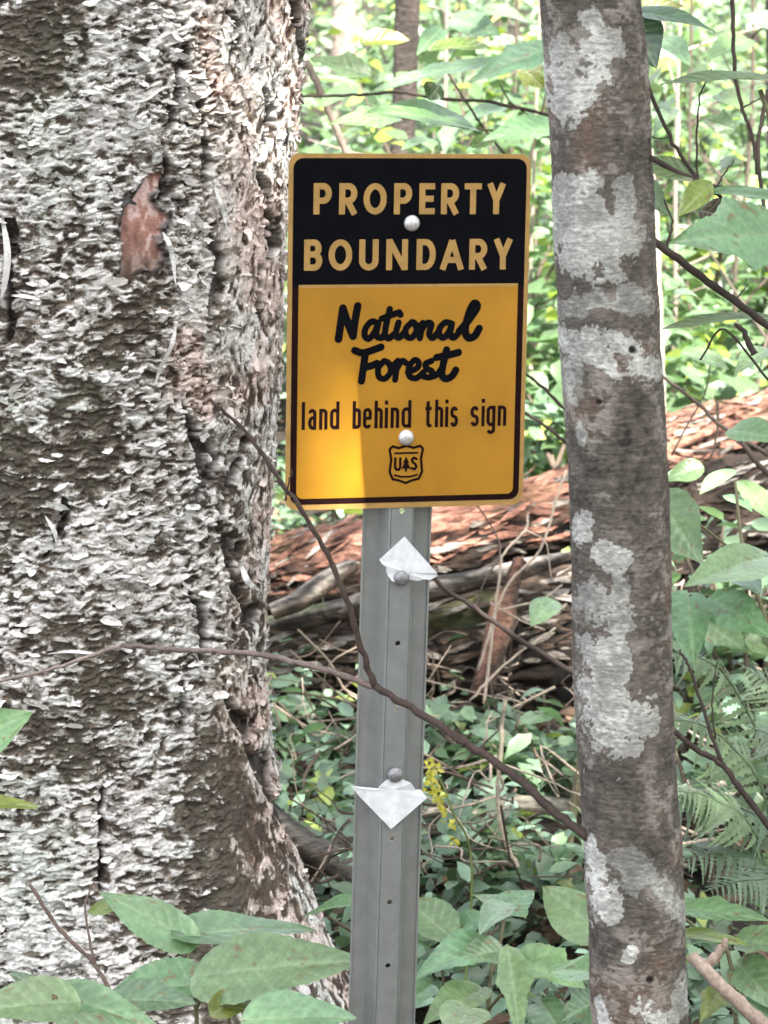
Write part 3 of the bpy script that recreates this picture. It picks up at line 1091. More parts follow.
def fallen_log(label, pts, rad, seed, top_col, low_col, moss=0.0, sides=84, rough=0.10, broken=True):
    P = smooth_path(pts, 44)
    n = len(P)
    rr = np.interp(np.linspace(0, 1, n), np.linspace(0, 1, len(rad)), rad)
    mb = MB()
    mb.tube(P, rr, sides)
    V = mb.v[0]
    C = np.repeat(P, sides, 0)
    out = V - C
    ol = np.linalg.norm(out, axis=1)[:, None]
    d = out / ol
    ax = (P[-1] - P[0]) / np.linalg.norm(P[-1] - P[0])
    along = (V @ ax)[:, None]
    Q = np.hstack([along * 3.5, (out - (out @ ax)[:, None] * ax)[:, :1] * 30 + out[:, 2:3] * 7, out[:, 2:3] * 30 + out[:, 1:2] * 10]) + seed
    f = fbm(Q, 5, seed, .6)
    f = .5 * f + .5 * (1 - np.abs(2 * fbm(Q * 1.3 + 9, 4, seed + 2, .55) - 1)) - .12
    g = fbm(V * 9 + seed, 3, seed + 5)
    V2 = V + d * ((f - .5) * rough * 1.1 + (g - .5) * rough * .8)[:, None]
    crk = np.abs(2 * fbm(Q * np.array([.7, 1.2, 1.2]) + 31, 4, seed + 12, .55) - 1)
    gap = sst(.14, .03, crk)
    V2 = V2 - d * (gap * rough * .10)[:, None]
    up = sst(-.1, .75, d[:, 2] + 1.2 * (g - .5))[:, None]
    c = (low_col * (1 - up) + top_col * up) * np.clip(-.55 + 3.1 * f, .12, 2.2)[:, None]  # underside darkened in the colour, standing for shade beneath the log
    c = c * (1 - .85 * gap[:, None])
    if moss:
        k = (sst(.5, .62, fbm(V * 7 + seed, 3, seed + 9)) * sst(.3, .8, d[:, 2]))[:, None] * moss
        c = c * (1 - k) + C_MOS * (0.6 + .8 * g)[:, None] * k
    F = list(mb.f)
    if sides > 60:                                       # splinters and flakes of bark still clinging to it
        rg = np.random.default_rng(seed + 40)
        pick = rg.integers(sides * 2, len(V2) - sides * 2, 1500)
        pick = pick[d[pick, 2] > -.35]
        VS, CS = [], []
        for q in pick:
            b, nn = V2[q], d[q]
            a_ = ax + rg.normal(0, .22, 3)
            a_ -= nn * (a_ @ nn)
            a_ /= np.linalg.norm(a_)
            s_ = np.cross(nn, a_)
            ln, wd = rg.uniform(.012, .05), rg.uniform(.002, .008)
            l0, l1 = rg.uniform(.001, .004), abs(rg.normal(0, .010))
            bb = len(V2) + len(VS)
            VS += [b - a_ * ln + nn * l0, b - a_ * ln * .3 + s_ * wd + nn * l0, b - a_ * ln * .3 - s_ * wd + nn * l0, b + a_ * ln * .5 + s_ * wd * rg.uniform(.3, 1) + nn * (l0 + l1 * .4), b + a_ * ln * .5 - s_ * wd + nn * (l0 + l1 * .5), b + a_ * ln + nn * (l0 + l1)]
            F += [(bb, bb + 1, bb + 2), (bb + 1, bb + 3, bb + 4, bb + 2), (bb + 3, bb + 5, bb + 4)]
            t_ = (top_col * rg.uniform(.5, 1.8) if rg.random() < .7 else C_GRY * rg.uniform(.6, 1.5))
            CS += [t_] * 6
        V2 = np.vstack([V2, VS])
        c = np.vstack([c, CS])
    o = mesh_obj('fallen_log', V2, F, M_WOOD, None, c)
    tag(o, label, 'log')
    return o


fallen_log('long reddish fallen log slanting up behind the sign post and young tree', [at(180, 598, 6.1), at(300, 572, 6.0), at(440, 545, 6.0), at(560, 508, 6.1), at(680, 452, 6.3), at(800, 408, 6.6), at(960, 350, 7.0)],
           [.070, .080, .085, .085, .075, .065, .06], 3, C_RED * 1.2, C_SHADE, 0.12, rough=.075)
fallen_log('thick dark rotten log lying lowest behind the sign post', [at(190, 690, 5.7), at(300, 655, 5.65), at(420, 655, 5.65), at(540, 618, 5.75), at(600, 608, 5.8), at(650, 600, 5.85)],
           [.07, .085, .11, .115, .10, .05], 14, C_OLD * .75, C_SHADE * .6, 0.3, rough=.075)
fallen_log('near-black log shape added for the dark shade under the pink log, behind the drooping sapling leaves', [at(610, 580, 5.95), at(680, 575, 6.0), at(760, 560, 6.05), at(860, 545, 6.1), at(980, 530, 6.2)],
           [.10, .20, .22, .22, .20], 77, C_SHADE * .9, C_SHADE * .35, 0.0, rough=.10)  # added dark shape, stands in for the shaded hollow
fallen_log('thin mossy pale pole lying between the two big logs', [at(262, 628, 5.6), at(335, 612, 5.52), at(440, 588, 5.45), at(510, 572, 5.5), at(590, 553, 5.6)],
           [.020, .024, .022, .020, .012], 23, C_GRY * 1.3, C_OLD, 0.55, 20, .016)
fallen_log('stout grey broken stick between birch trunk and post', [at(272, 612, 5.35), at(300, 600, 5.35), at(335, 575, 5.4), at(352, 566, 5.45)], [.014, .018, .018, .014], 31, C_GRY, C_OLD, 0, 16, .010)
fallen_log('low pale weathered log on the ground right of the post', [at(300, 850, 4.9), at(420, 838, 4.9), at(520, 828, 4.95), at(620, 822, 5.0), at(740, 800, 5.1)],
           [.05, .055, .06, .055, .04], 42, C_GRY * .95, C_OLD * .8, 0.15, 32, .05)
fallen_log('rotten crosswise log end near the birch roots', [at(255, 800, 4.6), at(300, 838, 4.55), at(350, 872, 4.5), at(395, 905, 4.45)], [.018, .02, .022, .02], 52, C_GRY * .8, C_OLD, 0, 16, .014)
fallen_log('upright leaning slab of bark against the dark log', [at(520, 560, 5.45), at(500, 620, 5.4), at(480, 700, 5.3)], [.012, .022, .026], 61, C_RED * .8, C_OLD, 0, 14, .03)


# ------------------------------------------------------------------ bare branches in front
def branch(label, paths, name='bare_branch', col=(.042, .030, .025), cat='branch', group=None, mat=None):
    mb = MB()
    for pts, r0, r1, *own in paths:
        P = smooth_path([at(*p) for p in pts], 7)
        n = len(P)
        kn = 1 + .18 * np.sin(np.arange(n) * 2.1 + pts[0][0]) * (np.arange(n) % 3 == 0)
        P = P + RNG.normal(0, .0006, P.shape)
        t = np.linspace(0, 1, n)
        cc = np.array(own[0] if own else col)[None] * (0.75 + .6 * vnoise(P * 60, 4))[:, None]
        mb.tube(P, (r0 + (r1 - r0) * t) * kn, 8)
        mb.c.append(np.repeat(cc, 8, 0))
    o = mb.build(name, mat or M_TWIG)
    return tag(o, label, cat, group)


branch('long bare forked twig sweeping across the birch and the post below the sign',
       [([(588, 838, 2.68), (548, 806, 2.70), (515, 776, 2.72), (470, 745, 2.75), (425, 716, 2.78), (375, 687, 2.80)], .0046, .0036),
        ([(375, 687, 2.80), (330, 671, 2.80), (285, 660, 2.82), (240, 652, 2.84), (180, 650, 2.86), (122, 645, 2.88)], .0035, .0023, (.15, .115, .10)),
        ([(122, 645, 2.88), (85, 658, 2.90), (40, 672, 2.92), (-40, 690, 2.95)], .0022, .0015, (.24, .19, .165)),
        ([(375, 687, 2.80), (362, 650, 2.79), (347, 600, 2.78), (330, 560, 2.78), (302, 512, 2.77), (270, 465, 2.77), (245, 432, 2.77), (210, 400, 2.76)], .0035, .0018),
        ([(470, 745, 2.75), (452, 738, 2.74), (447, 726, 2.74)], .0022, .001),
        ([(285, 500, 2.77), (292, 470, 2.75)], .0010, .0005)], col=(.055, .037, .031))
branch('short dark stick leaning in the plants at the lower left',
       [([(30, 885, 3.3), (60, 930, 3.3), (95, 965, 3.28), (120, 1015, 3.26), (130, 1060, 3.25)], .0022, .003), ([(95, 965, 3.28), (85, 910, 3.3), (95, 880, 3.32)], .0016, .0008)], col=(.12, .085, .07))
branch('thick pale stick low beside the foot of the young tree',
       [([(692, 955, 2.9), (720, 985, 2.88), (750, 1012, 2.86), (800, 1060, 2.84)], .0062, .0072), ([(705, 968, 2.9), (722, 948, 2.9), (726, 940, 2.9)], .005, .003)], col=(.34, .26, .21))
branch('dark twig running down behind the post to the young tree trunk',
       [([(425, 560, 4.6), (440, 585, 4.6), (475, 608, 4.55), (520, 640, 4.5), (580, 676, 4.4), (640, 710, 4.4)], .0038, .0046), ([(475, 608, 4.55), (485, 580, 4.6), (500, 545, 4.65), (470, 495, 4.7), (450, 470, 4.7)], .002, .001)])
branch('dark wiry twigs fanning out right of the young tree near the top',
       [([(600, 20, 3.4), (640, 68, 3.4), (665, 128, 3.4), (692, 172, 3.4), (714, 192, 3.4), (740, 215, 3.4)], .0026, .0022),
        ([(600, 135, 3.4), (640, 152, 3.4), (690, 178, 3.4), (735, 192, 3.4), (800, 200, 3.4)], .0034, .0030),
        ([(697, 178, 3.4), (697, 130, 3.4), (700, 95, 3.4), (712, 70, 3.4)], .0014, .001),
        ([(640, 125, 3.4), (655, 138, 3.4), (668, 137, 3.4)], .0010, .0007), ([(714, 192, 3.4), (725, 172, 3.4), (735, 160, 3.4)], .0014, .0008)])
branch('dark branch slanting down under the large lobed leaf at the right',
       [([(610, 205, 3.3), (650, 238, 3.3), (690, 268, 3.3), (735, 302, 3.3), (790, 340, 3.3)], .0048, .0042), ([(665, 250, 3.3), (672, 222, 3.3), (664, 200, 3.3)], .0016, .001), ([(735, 302, 3.3), (748, 285, 3.3)], .001, .0006),
        ([(755, 355, 3.3), (742, 330, 3.3), (735, 325, 3.3)], .004, .002), ([(700, 360, 3.35), (725, 330, 3.35), (768, 380, 3.35)], .0012, .0016)])
branch('dark stem with side shoot among the ferns at the right',
       [([(640, 700, 3.5), (690, 745, 3.5), (722, 765, 3.5), (745, 795, 3.5), (780, 840, 3.5)], .0034, .0044), ([(722, 765, 3.5), (705, 715, 3.5), (690, 670, 3.5), (680, 650, 3.5)], .0028, .0016), ([(715, 740, 3.5), (712, 700, 3.5), (718, 660, 3.5)], .0014, .0008)])
branch('thin dark hanging stem near the top right corner',
       [([(732, -40, 4.2), (733, 20, 4.2), (735, 72, 4.2), (742, 108, 4.2), (752, 135, 4.2), (757, 175, 4.2)], .0034, .0026), ([(742, 108, 4.2), (765, 95, 4.2)], .0014, .001), ([(768, 90, 4.15), (758, 150, 4.15), (764, 210, 4.15)], .003, .003)])
branch('pale forked dead twigs standing behind the sign post and above the dark log',
       [([(484, 705, 5.1), (492, 640, 5.1), (500, 570, 5.1), (505, 552, 5.1), (525, 530, 5.1), (528, 512, 5.1)], .0028, .002), ([(478, 670, 5.1), (505, 590, 5.1), (540, 550, 5.1), (556, 500, 5.1), (566, 470, 5.1)], .0026, .0018),
        ([(525, 530, 5.1), (545, 542, 5.1), (552, 580, 5.1)], .0018, .001), ([(500, 610, 5.1), (540, 600, 5.1), (562, 585, 5.1)], .002, .0014), ([(490, 603, 5.12), (520, 620, 5.1), (545, 630, 5.1)], .0018, .0012),
        ([(470, 700, 5.0), (510, 660, 5.0), (556, 628, 5.0)], .0024, .0018)], col=(.38, .31, .25))
branch('pale vertical vine stem in front of the low weathered log',
       [([(505, 700, 4.4), (500, 760, 4.4), (498, 800, 4.4), (505, 840, 4.4), (518, 868, 4.4)], .0032, .004), ([(505, 765, 4.4), (545, 780, 4.4), (590, 800, 4.4)], .002, .001)], col=(.34, .29, .22))
branch('dark wiry twigs crossing the foliage above the sign',
       [([(300, 96, 5.0), (360, 95, 5.0), (400, 92, 5.0), (440, 99, 5.0), (490, 102, 5.0), (560, 118, 5.0)], .0028, .0034), ([(440, 60, 5.0), (455, 85, 5.0), (485, 130, 5.0), (510, 160, 5.0)], .0022, .0022), ([(500, 85, 5.0), (512, 104, 5.0), (530, 115, 5.0)], .0018, .001)])
branch('leaning dark pole just right of the birch at the top', [([(306, 60, 5.4), (320, 90, 5.4), (335, 125, 5.4), (352, 165, 5.4), (380, 230, 5.4)], .0075, .0075)], col=(.16, .125, .10))
branch('dark forked twig crossing the light gap right of the sign edge', [([(520, 370, 4.5), (540, 385, 4.5), (575, 420, 4.5)], .0025, .003), ([(515, 408, 4.5), (545, 425, 4.5), (580, 455, 4.5)], .0025, .003)])
branch('dark twig tangle over the pink log at the right',
       [([(660, 375, 5.0), (700, 405, 5.0), (720, 425, 5.0), (768, 455, 5.0)], .003, .004), ([(672, 455, 5.0), (690, 420, 5.0), (706, 390, 5.0), (712, 350, 5.0)], .002, .0012), ([(718, 400, 5.0), (716, 440, 5.0), (706, 470, 5.0)], .003, .001), ([(742, 442, 5.0), (756, 462, 5.0), (775, 480, 5.0)], .005, .005)])
branch('slim pale sapling stems right behind the young tree', [([(648, 150, 6.5), (655, 230, 6.5), (658, 330, 6.5), (662, 420, 6.5)], .010, .012), ([(645, 180, 6.4), (652, 250, 6.4)], .006, .006)], col=(.30, .265, .21))

# loose twigs nobody could count
mb = MB()
for k in range(240):
    x = RNG.uniform(285, 780)
    y = RNG.uniform(585, 880)
    d = np.interp(y, [585, 720, 880], [5.9, 5.2, 4.2]) + RNG.uniform(-.25, .25)
    p = at(x, y, d)
    p[2] = max(p[2], float(gz(p[0], p[1])) + .01)
    L = RNG.uniform(.06, .28)
    a = RNG.uniform(0, 6.28)
    dv = np.array([math.cos(a), .5 * math.sin(a), RNG.normal(0, .45)]) * L
    bend = RNG.normal(0, .13, 3) * L
    bend2 = RNG.normal(0, .10, 3) * L
    colr = (np.array([.36, .29, .23]) if RNG.random() < .55 else np.array([.09, .065, .05])) * RNG.uniform(.7, 1.2)
    r = RNG.uniform(.0012, .0034)
    mb.tube(smooth_path([p - dv / 2, p + bend - dv * .2, p + bend2 + dv * .15, p + dv / 2], 4), np.linspace(r, r * .4, 13), 5, colr)
    if RNG.random() < .5:
        e = p + bend2 + dv * .15
        mb.tube([e, e + np.array([dv[2], dv[1], abs(dv[0])]) * .3 + bend * .5], [r * .6, r * .3], 5, colr)
tag(mb.build('twig_litter', M_TWIG), 'tangle of dead twigs lying over the logs and forest floor', 'twigs', kind='stuff')

# ------------------------------------------------------------------ leaves
PROTO = np.array([(0, 0, 0), (-.27, .28, .07), (0, .30, 0), (.27, .28, .07), (-.25, .60, .06), (0, .62, -.02), (.25, .60, .06), (-.09, .85, -.02), (.09, .85, -.02), (0, 1, -.12)])
PFACE = np.array([(0, 2, 1, 1), (0, 3, 2, 2), (1, 2, 5, 4), (2, 3, 6, 5), (4, 5, 7, 7), (5, 8, 7, 7), (5, 6, 8, 8), (7, 8, 9, 9)])
PF3 = [(0, 2, 1), (0, 3, 2), (1, 2, 5), (1, 5, 4), (2, 3, 6), (2, 6, 5), (4, 5, 7), (5, 8, 7), (5, 6, 8), (7, 8, 9)]


def leaf_cloud(P, size, normal, tint, seed=0, aspect=1.0):
    """arrays for many small leaves"""
    rg = np.random.default_rng(seed)
    n = len(P)
    N = normal / np.linalg.norm(normal, axis=1)[:, None]
    A = rg.normal(0, 1, (n, 3))
    A -= (A * N).sum(1)[:, None] * N
    A /= np.linalg.norm(A, axis=1)[:, None]
    B = np.cross(A, N)
    asp = aspect * rg.uniform(.75, 1.2, n)
    bend = rg.normal(0, .12, n)
    V = np.zeros((n, len(PROTO), 3))
    for k, (x, y, z) in enumerate(PROTO):
        zz = z + bend * y * y
        V[:, k] = P + size[:, None] * (B * (x * asp)[:, None] + A * (y - .5) + N * zz[:, None])
    F = (np.array(PF3)[None] + (np.arange(n) * len(PROTO))[:, None, None]).reshape(-1, 3)
    return V.reshape(-1, 3), F, np.repeat(tint, len(PROTO), 0)


def tints(n, rg, base=(.075, .135, .055), spread=.28, yellow=.12, pale=.2):
    t = np.array(base)[None] * np.exp(rg.normal(0, spread, n))[:, None]
    y = rg.random(n) < yellow
    t[y] = t[y] * np.array([1.9, 1.5, .6])
    p = rg.random(n) < pale
    t[p] = t[p] * np.array([1.25, 1.25, 1.45])
    return t


def up_normals(n, rg, tilt=.55):
    return np.stack([rg.normal(0, tilt, n), rg.normal(-.15, tilt, n), np.ones(n)], 1)


# far hillside undergrowth, one mass
rg = np.random.default_rng(101)
N = 72000
y = 7.6 + 21 * rg.random(N) ** 1.25
x = (rg.random(N) - .38) * (y * .36 + 1.6) 
hgt = rg.random(N) ** 1.3
cl = fbm(np.stack([x * 1.1, y * .8, 0 * x], 1), 3, 80)
P = np.stack([x, y, gz(x, y) + .03 + hgt * (0.15 + 2.0 * np.clip(cl - .32, 0, 1))], 1)
cl2 = fbm(P * 3.2, 3, 81)
k = cl2 > .475 - .10 * (fbm(P * .9, 2, 83) - .5) + .05
P = P[k]
n = len(P)
sz = .066 * np.exp(rg.normal(0, .48, n)) * (1 + .012 * (P[:, 1] - 8))
V, F, T = leaf_cloud(P, sz, up_normals(n, rg, .6), tints(n, rg, (.125, .185, .10), .5, .08, .45), 5)
tag(mesh_obj('hillside_undergrowth', V, F, M_LEAF, None, T, False), 'bright green undergrowth covering the slope beyond the logs', 'undergrowth', kind='stuff')

# low green ground cover round the logs
N = 22000
y = rg.uniform(3.4, 7.8, N)
x = (rg.random(N) - .42) * (y * .32 + .9)
cl = fbm(np.stack([x * 3, y * 2, 0 * x], 1), 3, 90)
k = (cl > .44) & (np.hypot(x - b0[0], y - b0[1]) > .40)
x, y = x[k], y[k]
n = len(x)
P = np.stack([x, y, gz(x, y) + .02 + .20 * rg.random(n) * sst(.44, .58, cl[k])], 1)
V, F, T = leaf_cloud(P, rg.uniform(.022, .055, n), up_normals(n, rg, .5), tints(n, rg, (.13, .20, .12), .35, .06, .5), 6)
tag(mesh_obj('ground_cover', V, F, M_LEAF, None, T, False), 'small pale green leaves carpeting the floor between the logs', 'ground cover', kind='stuff')

# dead leaves on the floor
N = 9000
y = rg.uniform(2.2, 9, N)
x = (rg.random(N) - .45) * (y * .4 + 1.2)
P = np.stack([x, y, gz(x, y) + .008 + .02 * rg.random(N)], 1)
dt = np.array([.09, .058, .038])[None] * np.exp(rg.normal(0, .45, N))[:, None]
pl = rg.random(N) < .25
dt[pl] = dt[pl] * np.array([1.9, 1.9, 2.0])
V, F, T = leaf_cloud(P, rg.uniform(.03, .08, N), up_normals(N, rg, .4), dt, 7)
tag(mesh_obj('leaf_litter', V, F, M_DEAD, None, T, False), 'brown dead leaves strewn over the forest floor', 'leaf litter', kind='stuff')


def shrub(pos, h, spread, nleaf, leaf, seed, label, name='understory_shrub', cat='shrub', group=None, base=(.085, .15, .065), yellow=.1):
    rg = np.random.default_rng(seed)
    root = thing(name, label, cat, tuple(pos), group)
    mb = MB()
    LP, LN = [], []
    ns = max(3, int(4 + h))
    for s in range(ns):
        a = rg.uniform(0, 6.28)
        tip = np.array([math.cos(a) * spread * rg.uniform(.3, 1), math.sin(a) * spread * rg.uniform(.3, 1), h * rg.uniform(.6, 1)])
        mid = tip * .5 + np.array([0, 0, h * .12])
        path = smooth_path([(0, 0, 0), mid, tip], 8)
        mb.tube(path, np.linspace(.006 + .003 * h, .002, len(path)), 6, np.array([.11, .085, .065]))
        for q in range(nleaf // ns):
            u = rg.uniform(.3, 1)
            p = path[int(u * (len(path) - 1))]
            LP.append(p + rg.normal(0, 1, 3) * np.array([.32, .32, .14]) * spread * .8)
            LN.append((rg.normal(0, .45), rg.normal(-.1, .45), 1))
    mb.build('stem', M_TWIG, root)
    n = len(LP)
    V, F, T = leaf_cloud(np.array(LP), rg.uniform(.7, 1.25, n) * leaf, np.array(LN), tints(n, rg, base, .25, yellow, .25), seed + 1)
    mesh_obj('foliage', V, F, M_LEAF, root, T, False)
    return root


G_SH = 'leafy shrubs on the bright slope behind the logs'
for i, (px_, py_, d) in enumerate([(345, 95, 8.6), (440, 120, 9.4), (505, 60, 10.5), (530, 110, 8.2), (560, 330, 7.6), (680, 330, 7.8), (742, 300, 8.4), (700, 180, 9.0), (760, 120, 10), (675, 60, 11.5), (720, 385, 7.2), (420, 40, 13), (480, 150, 7.6), (560, 420, 7.0)]):
    p = at(px_, py_, d)
    p[2] = float(gz(p[0], p[1]))
    top = at(px_, py_, d)[2]
    shrub(p, max(.5, top - p[2] + .25), .42, 230, .075, 300 + i, 'loose bright green shrub on the sunlit slope behind the logs', group=G_SH, base=(.095, .16, .07), yellow=.16)


# background trunks
def far_tree(label, x0, x1, ytop, ybot, d, col, seed):
    top, bot = at((x0 + x1) / 2, ytop, d), at((x0 + x1) / 2 + 1, ybot, d)
    r = (x1 - x0) / 2 * d / FPX
    base = np.array([bot[0], bot[1], float(gz(bot[0], bot[1])) - .05])
    root = thing('forest_tree', label, 'tree', tuple(base))
    up = np.array([0, 0, 1.0])
    mb = MB()
    nz_ = 60
    pts = [up * (k / nz_) * 7.5 + np.array([.03 * math.sin(k * .2 + seed), 0, 0]) for k in range(nz_)]
    mb.tube(pts, np.linspace(r * 1.06, r * .7, nz_), 18, None, .12, seed)
    V = mb.v[0]
    f = fbm(V * np.array([40, 40, 9]), 4, seed)
    mb.c.append(np.array(col)[None] * (.4 + 1.2 * f)[:, None])
    mb.build('trunk', M_WOOD, root)
    rg = np.random.default_rng(seed)
    n = 420
    a = rg.normal(0, 1, (n, 3))
    a = a / np.linalg.norm(a, axis=1)[:, None] * (rg.random(n) ** .4)[:, None] * np.array([1.1, 1.1, 1.3]) + np.array([0, 0, 7.6])
    V, F, T = leaf_cloud(a, rg.uniform(.08, .13, n), up_normals(n, rg), tints(n, rg), seed)
    mesh_obj('crown', V, F, M_LEAF, root, T, False)


far_tree('straight brown trunk rising behind the top edge of the sign', 384, 409, 0, 150, 8.0, (.065, .052, .045), 401)
far_tree('pale trunk blurred beyond the birch at the top edge', 326, 350, 0, 90, 14, (.34, .27, .23), 402)
far_tree('dark trunk at the top right corner beyond the twigs', 757, 800, 0, 250, 9.5, (.10, .08, .065), 403)
far_tree('thin grey trunk standing beyond the shrubs right of the young tree', 646, 662, 0, 300, 12, (.26, .23, .19), 404)

# unseen tree added so that its crown shades the sign and the birch
TC = np.array([-0.35, 3.45, .95]) + np.array(SUN) * 8.5
root = thing('added_shade_tree', 'unseen leafy tree added to shade the sign', 'tree', (TC[0] - .6, TC[1] - 1.2, float(gz(TC[0] - .6, TC[1] - 1.2))))
rb = np.array(root.location)
mb = MB()
mb.tube(smooth_path([(0, 0, -.1), (.05, 0, 2.5), (.2, .4, 4.5), (TC - rb) * [1, 1, 1]], 8), np.linspace(.16, .05, 25), 16, np.array([.14, .11, .09]), .1, 3)
for a in range(6):
    e = TC - rb + np.array([math.cos(a * 1.05) * 1.5, math.sin(a * 1.05) * 1.5, .4 * math.sin(a * 2)])
    mb.tube(smooth_path([(.15, .3, 4.0 + .15 * a), ((TC - rb) + e) / 2 - [0, 0, .5], e], 6), np.linspace(.05, .015, 13), 8, np.array([.14, .11, .09]))
mb.build('trunk', M_WOOD, root)
n = 9800
a = rg.normal(0, 1, (n, 3))
a = a / np.linalg.norm(a, axis=1)[:, None] * (rg.random(n) ** .42)[:, None] * np.array([2.5, 2.45, 1.2]) + TC
# leaves cut away so a fleck of sun reaches the panel's lower left
spot = np.array(SIGN_FRAME @ Vector((-0.066, 0, -0.170)))
S_ = np.array(SUN)
rel = a - spot
dist = np.linalg.norm(rel - (rel @ S_)[:, None] * S_, axis=1)
a = a[dist > .064]
gp = a - S_ * ((a[:, 2:3] - .3) / S_[2])
a = a[~((gp[:, 1] > 4.4) & (rg.random(len(a)) < .60))]  # crown thinned to let sun flecks onto the floor behind
n = len(a)
V, F, T = leaf_cloud(a - rb, rg.uniform(.11, .17, n), up_normals(n, rg, .5), tints(n, rg), 9)
mesh_obj('crown', V, F, M_LEAF, root, T, False)


# ------------------------------------------------------------------ large leaves near the camera
def big_leaf(parent, base, tip, width, face=.5, kind='heart', col=(.075, .15, .085), fold=.25, droop=.12, seed=0, twist=0.0):
    """base/tip: (px, py, depth); width in px as seen; face 0 = blade towards the viewer, 1 = blade lying flat"""
    rg = np.random.default_rng(seed + int(base[0] * 7 + tip[1] * 3))
    A, B = at(*base), at(*tip)
    ax = B - A
    L = np.linalg.norm(ax)
    ax = ax / L
    cam_dir = CAM - (A + B) / 2
    cam_dir /= np.linalg.norm(cam_dir)
    nrm = cam_dir * (1 - face) + np.array([0, 0, 1.0]) * face
    nrm -= ax * (nrm @ ax)
    nrm /= np.linalg.norm(nrm)
    side = np.cross(ax, nrm)
    if twist:
        side, nrm = side * math.cos(twist) + nrm * math.sin(twist), nrm * math.cos(twist) - side * math.sin(twist)
    vis = max(.35, math.sqrt(max(0, 1 - (side @ cam_dir) ** 2)))
    W = width * (base[2] + tip[2]) / 2 / FPX / vis
    nl, nw = 44, 10
    t = np.linspace(0, 1, nl)
    if kind == 'heart':
        w_ = np.sin(math.pi * np.clip(t, 0, 1) ** .62) ** .8 * (1 - .25 * t)
        w_ = w_ / w_.max()
        teeth = .035
    elif kind == 'lobed':
        w_ = np.interp(t, [0, .06, .2, .38, .47, .53, .60, .66, .8, .92, 1], [.05, .45, .68, .85, 1.0, .78, .55, .56, .36, .14, 0])
        teeth = .05
    else:
        w_ = np.sin(math.pi * t ** .8) ** .9
        w_ = w_ / w_.max()
        teeth = .02
    w_ = w_ * (1 + teeth * (2 * ((t * 17 + rg.random()) % 1) - 1))
    asym = rg.uniform(.88, 1.12)
    s = np.linspace(-1, 1, 2 * nw + 1)
    S, Tt = np.meshgrid(s, t)
    ww = np.interp(Tt, t, w_)
    ph = rg.uniform(0, 6)
    hx = S * ww * W / 2 * np.where(S < 0, asym, 2 - asym)
    lead = np.abs(S) * .10 * L * np.where(Tt < .3, -(1 - Tt / .3), 0) * (kind == 'heart')
    z = fold * np.abs(hx) - droop * L * (Tt ** 2) + droop * L * Tt * .5 + .035 * W * np.sin(Tt * 9 + ph + S * 2) * np.abs(S) + .02 * W * np.sin(Tt * 5 + 2 * ph) * S
    fr = (Tt * 7.5 - np.abs(S) * 1.5) % 1
    ve = np.exp(-((fr - .5) / .10) ** 2) * sst(.0, .1, Tt) * sst(1, .8, Tt)
    mid = np.exp(-(S * ww / .05) ** 2)
    z = z - (.006 * ve * (1 - np.abs(S)) + .010 * mid) * W + .004 * W * np.sin(Tt * 47.1 - np.abs(S) * 9.4)
    V = A + ax * (Tt * L + lead)[..., None] + side * hx[..., None] + nrm * z[..., None]
    blot = fbm(np.stack([S.ravel() * 3, Tt.ravel() * 5, 0 * S.ravel() + seed], 1), 3, seed + 3).reshape(S.shape)
    col = np.array(col) * rg.uniform(.68, 1.12) * np.array([rg.uniform(.9, 1.2), 1, rg.uniform(.72, 1.05)])
    c = np.array(col)[None, None] * (.72 + .56 * blot)[..., None]
    lt = np.clip(.6 * ve + .8 * mid, 0, 1)[..., None]
    c = c * (1 - lt * .6) + np.array([.28, .36, .21]) * lt * .6
    spot = sst(.76, .79, fbm(np.stack([S.ravel() * W * 90, Tt.ravel() * L * 90, 0 * S.ravel() + seed * 3.1], 1), 2, seed + 9)).reshape(S.shape)[..., None]
    c = c * (1 - spot) + np.array([.16, .12, .05]) * spot
    m = 2 * nw + 1
    i = np.arange(nl * m).reshape(nl, m)
    F = np.stack([i[:-1, :-1], i[:-1, 1:], i[1:, 1:], i[1:, :-1]], -1).reshape(-1, 4)
    off = np.array(parent.location) if parent is not None else np.zeros(3)
    o = mesh_obj('leaf', V.reshape(-1, 3) - off, F, M_BIG, parent, c.reshape(-1, 3))
    return o


G1, G2, G3, GY, GD = (.14, .255, .14), (.165, .285, .15), (.11, .21, .11), (.17, .23, .035), (.06, .12, .085)


def leafy_plant(name, label, cat, foot, stems, leaves, col=(.15, .14, .08)):
    f = at(*foot)
    f[2] = float(gz(f[0], f[1]))
    root = thing(name, label, cat, tuple(f))
    mb = MB()
    for pts, r0, r1 in stems:
        pp = [f if p is None else at(*p) for p in pts]
        P = smooth_path(pp, 7) - f
        mb.tube(P, np.linspace(r0, r1, len(P)), 7, np.array(col))
    mb.build('stem', M_TWIG, root)
    for k, lf in enumerate(leaves):
        big_leaf(root, *lf[:3], **dict(dict(seed=k), **lf[3]))
    return root


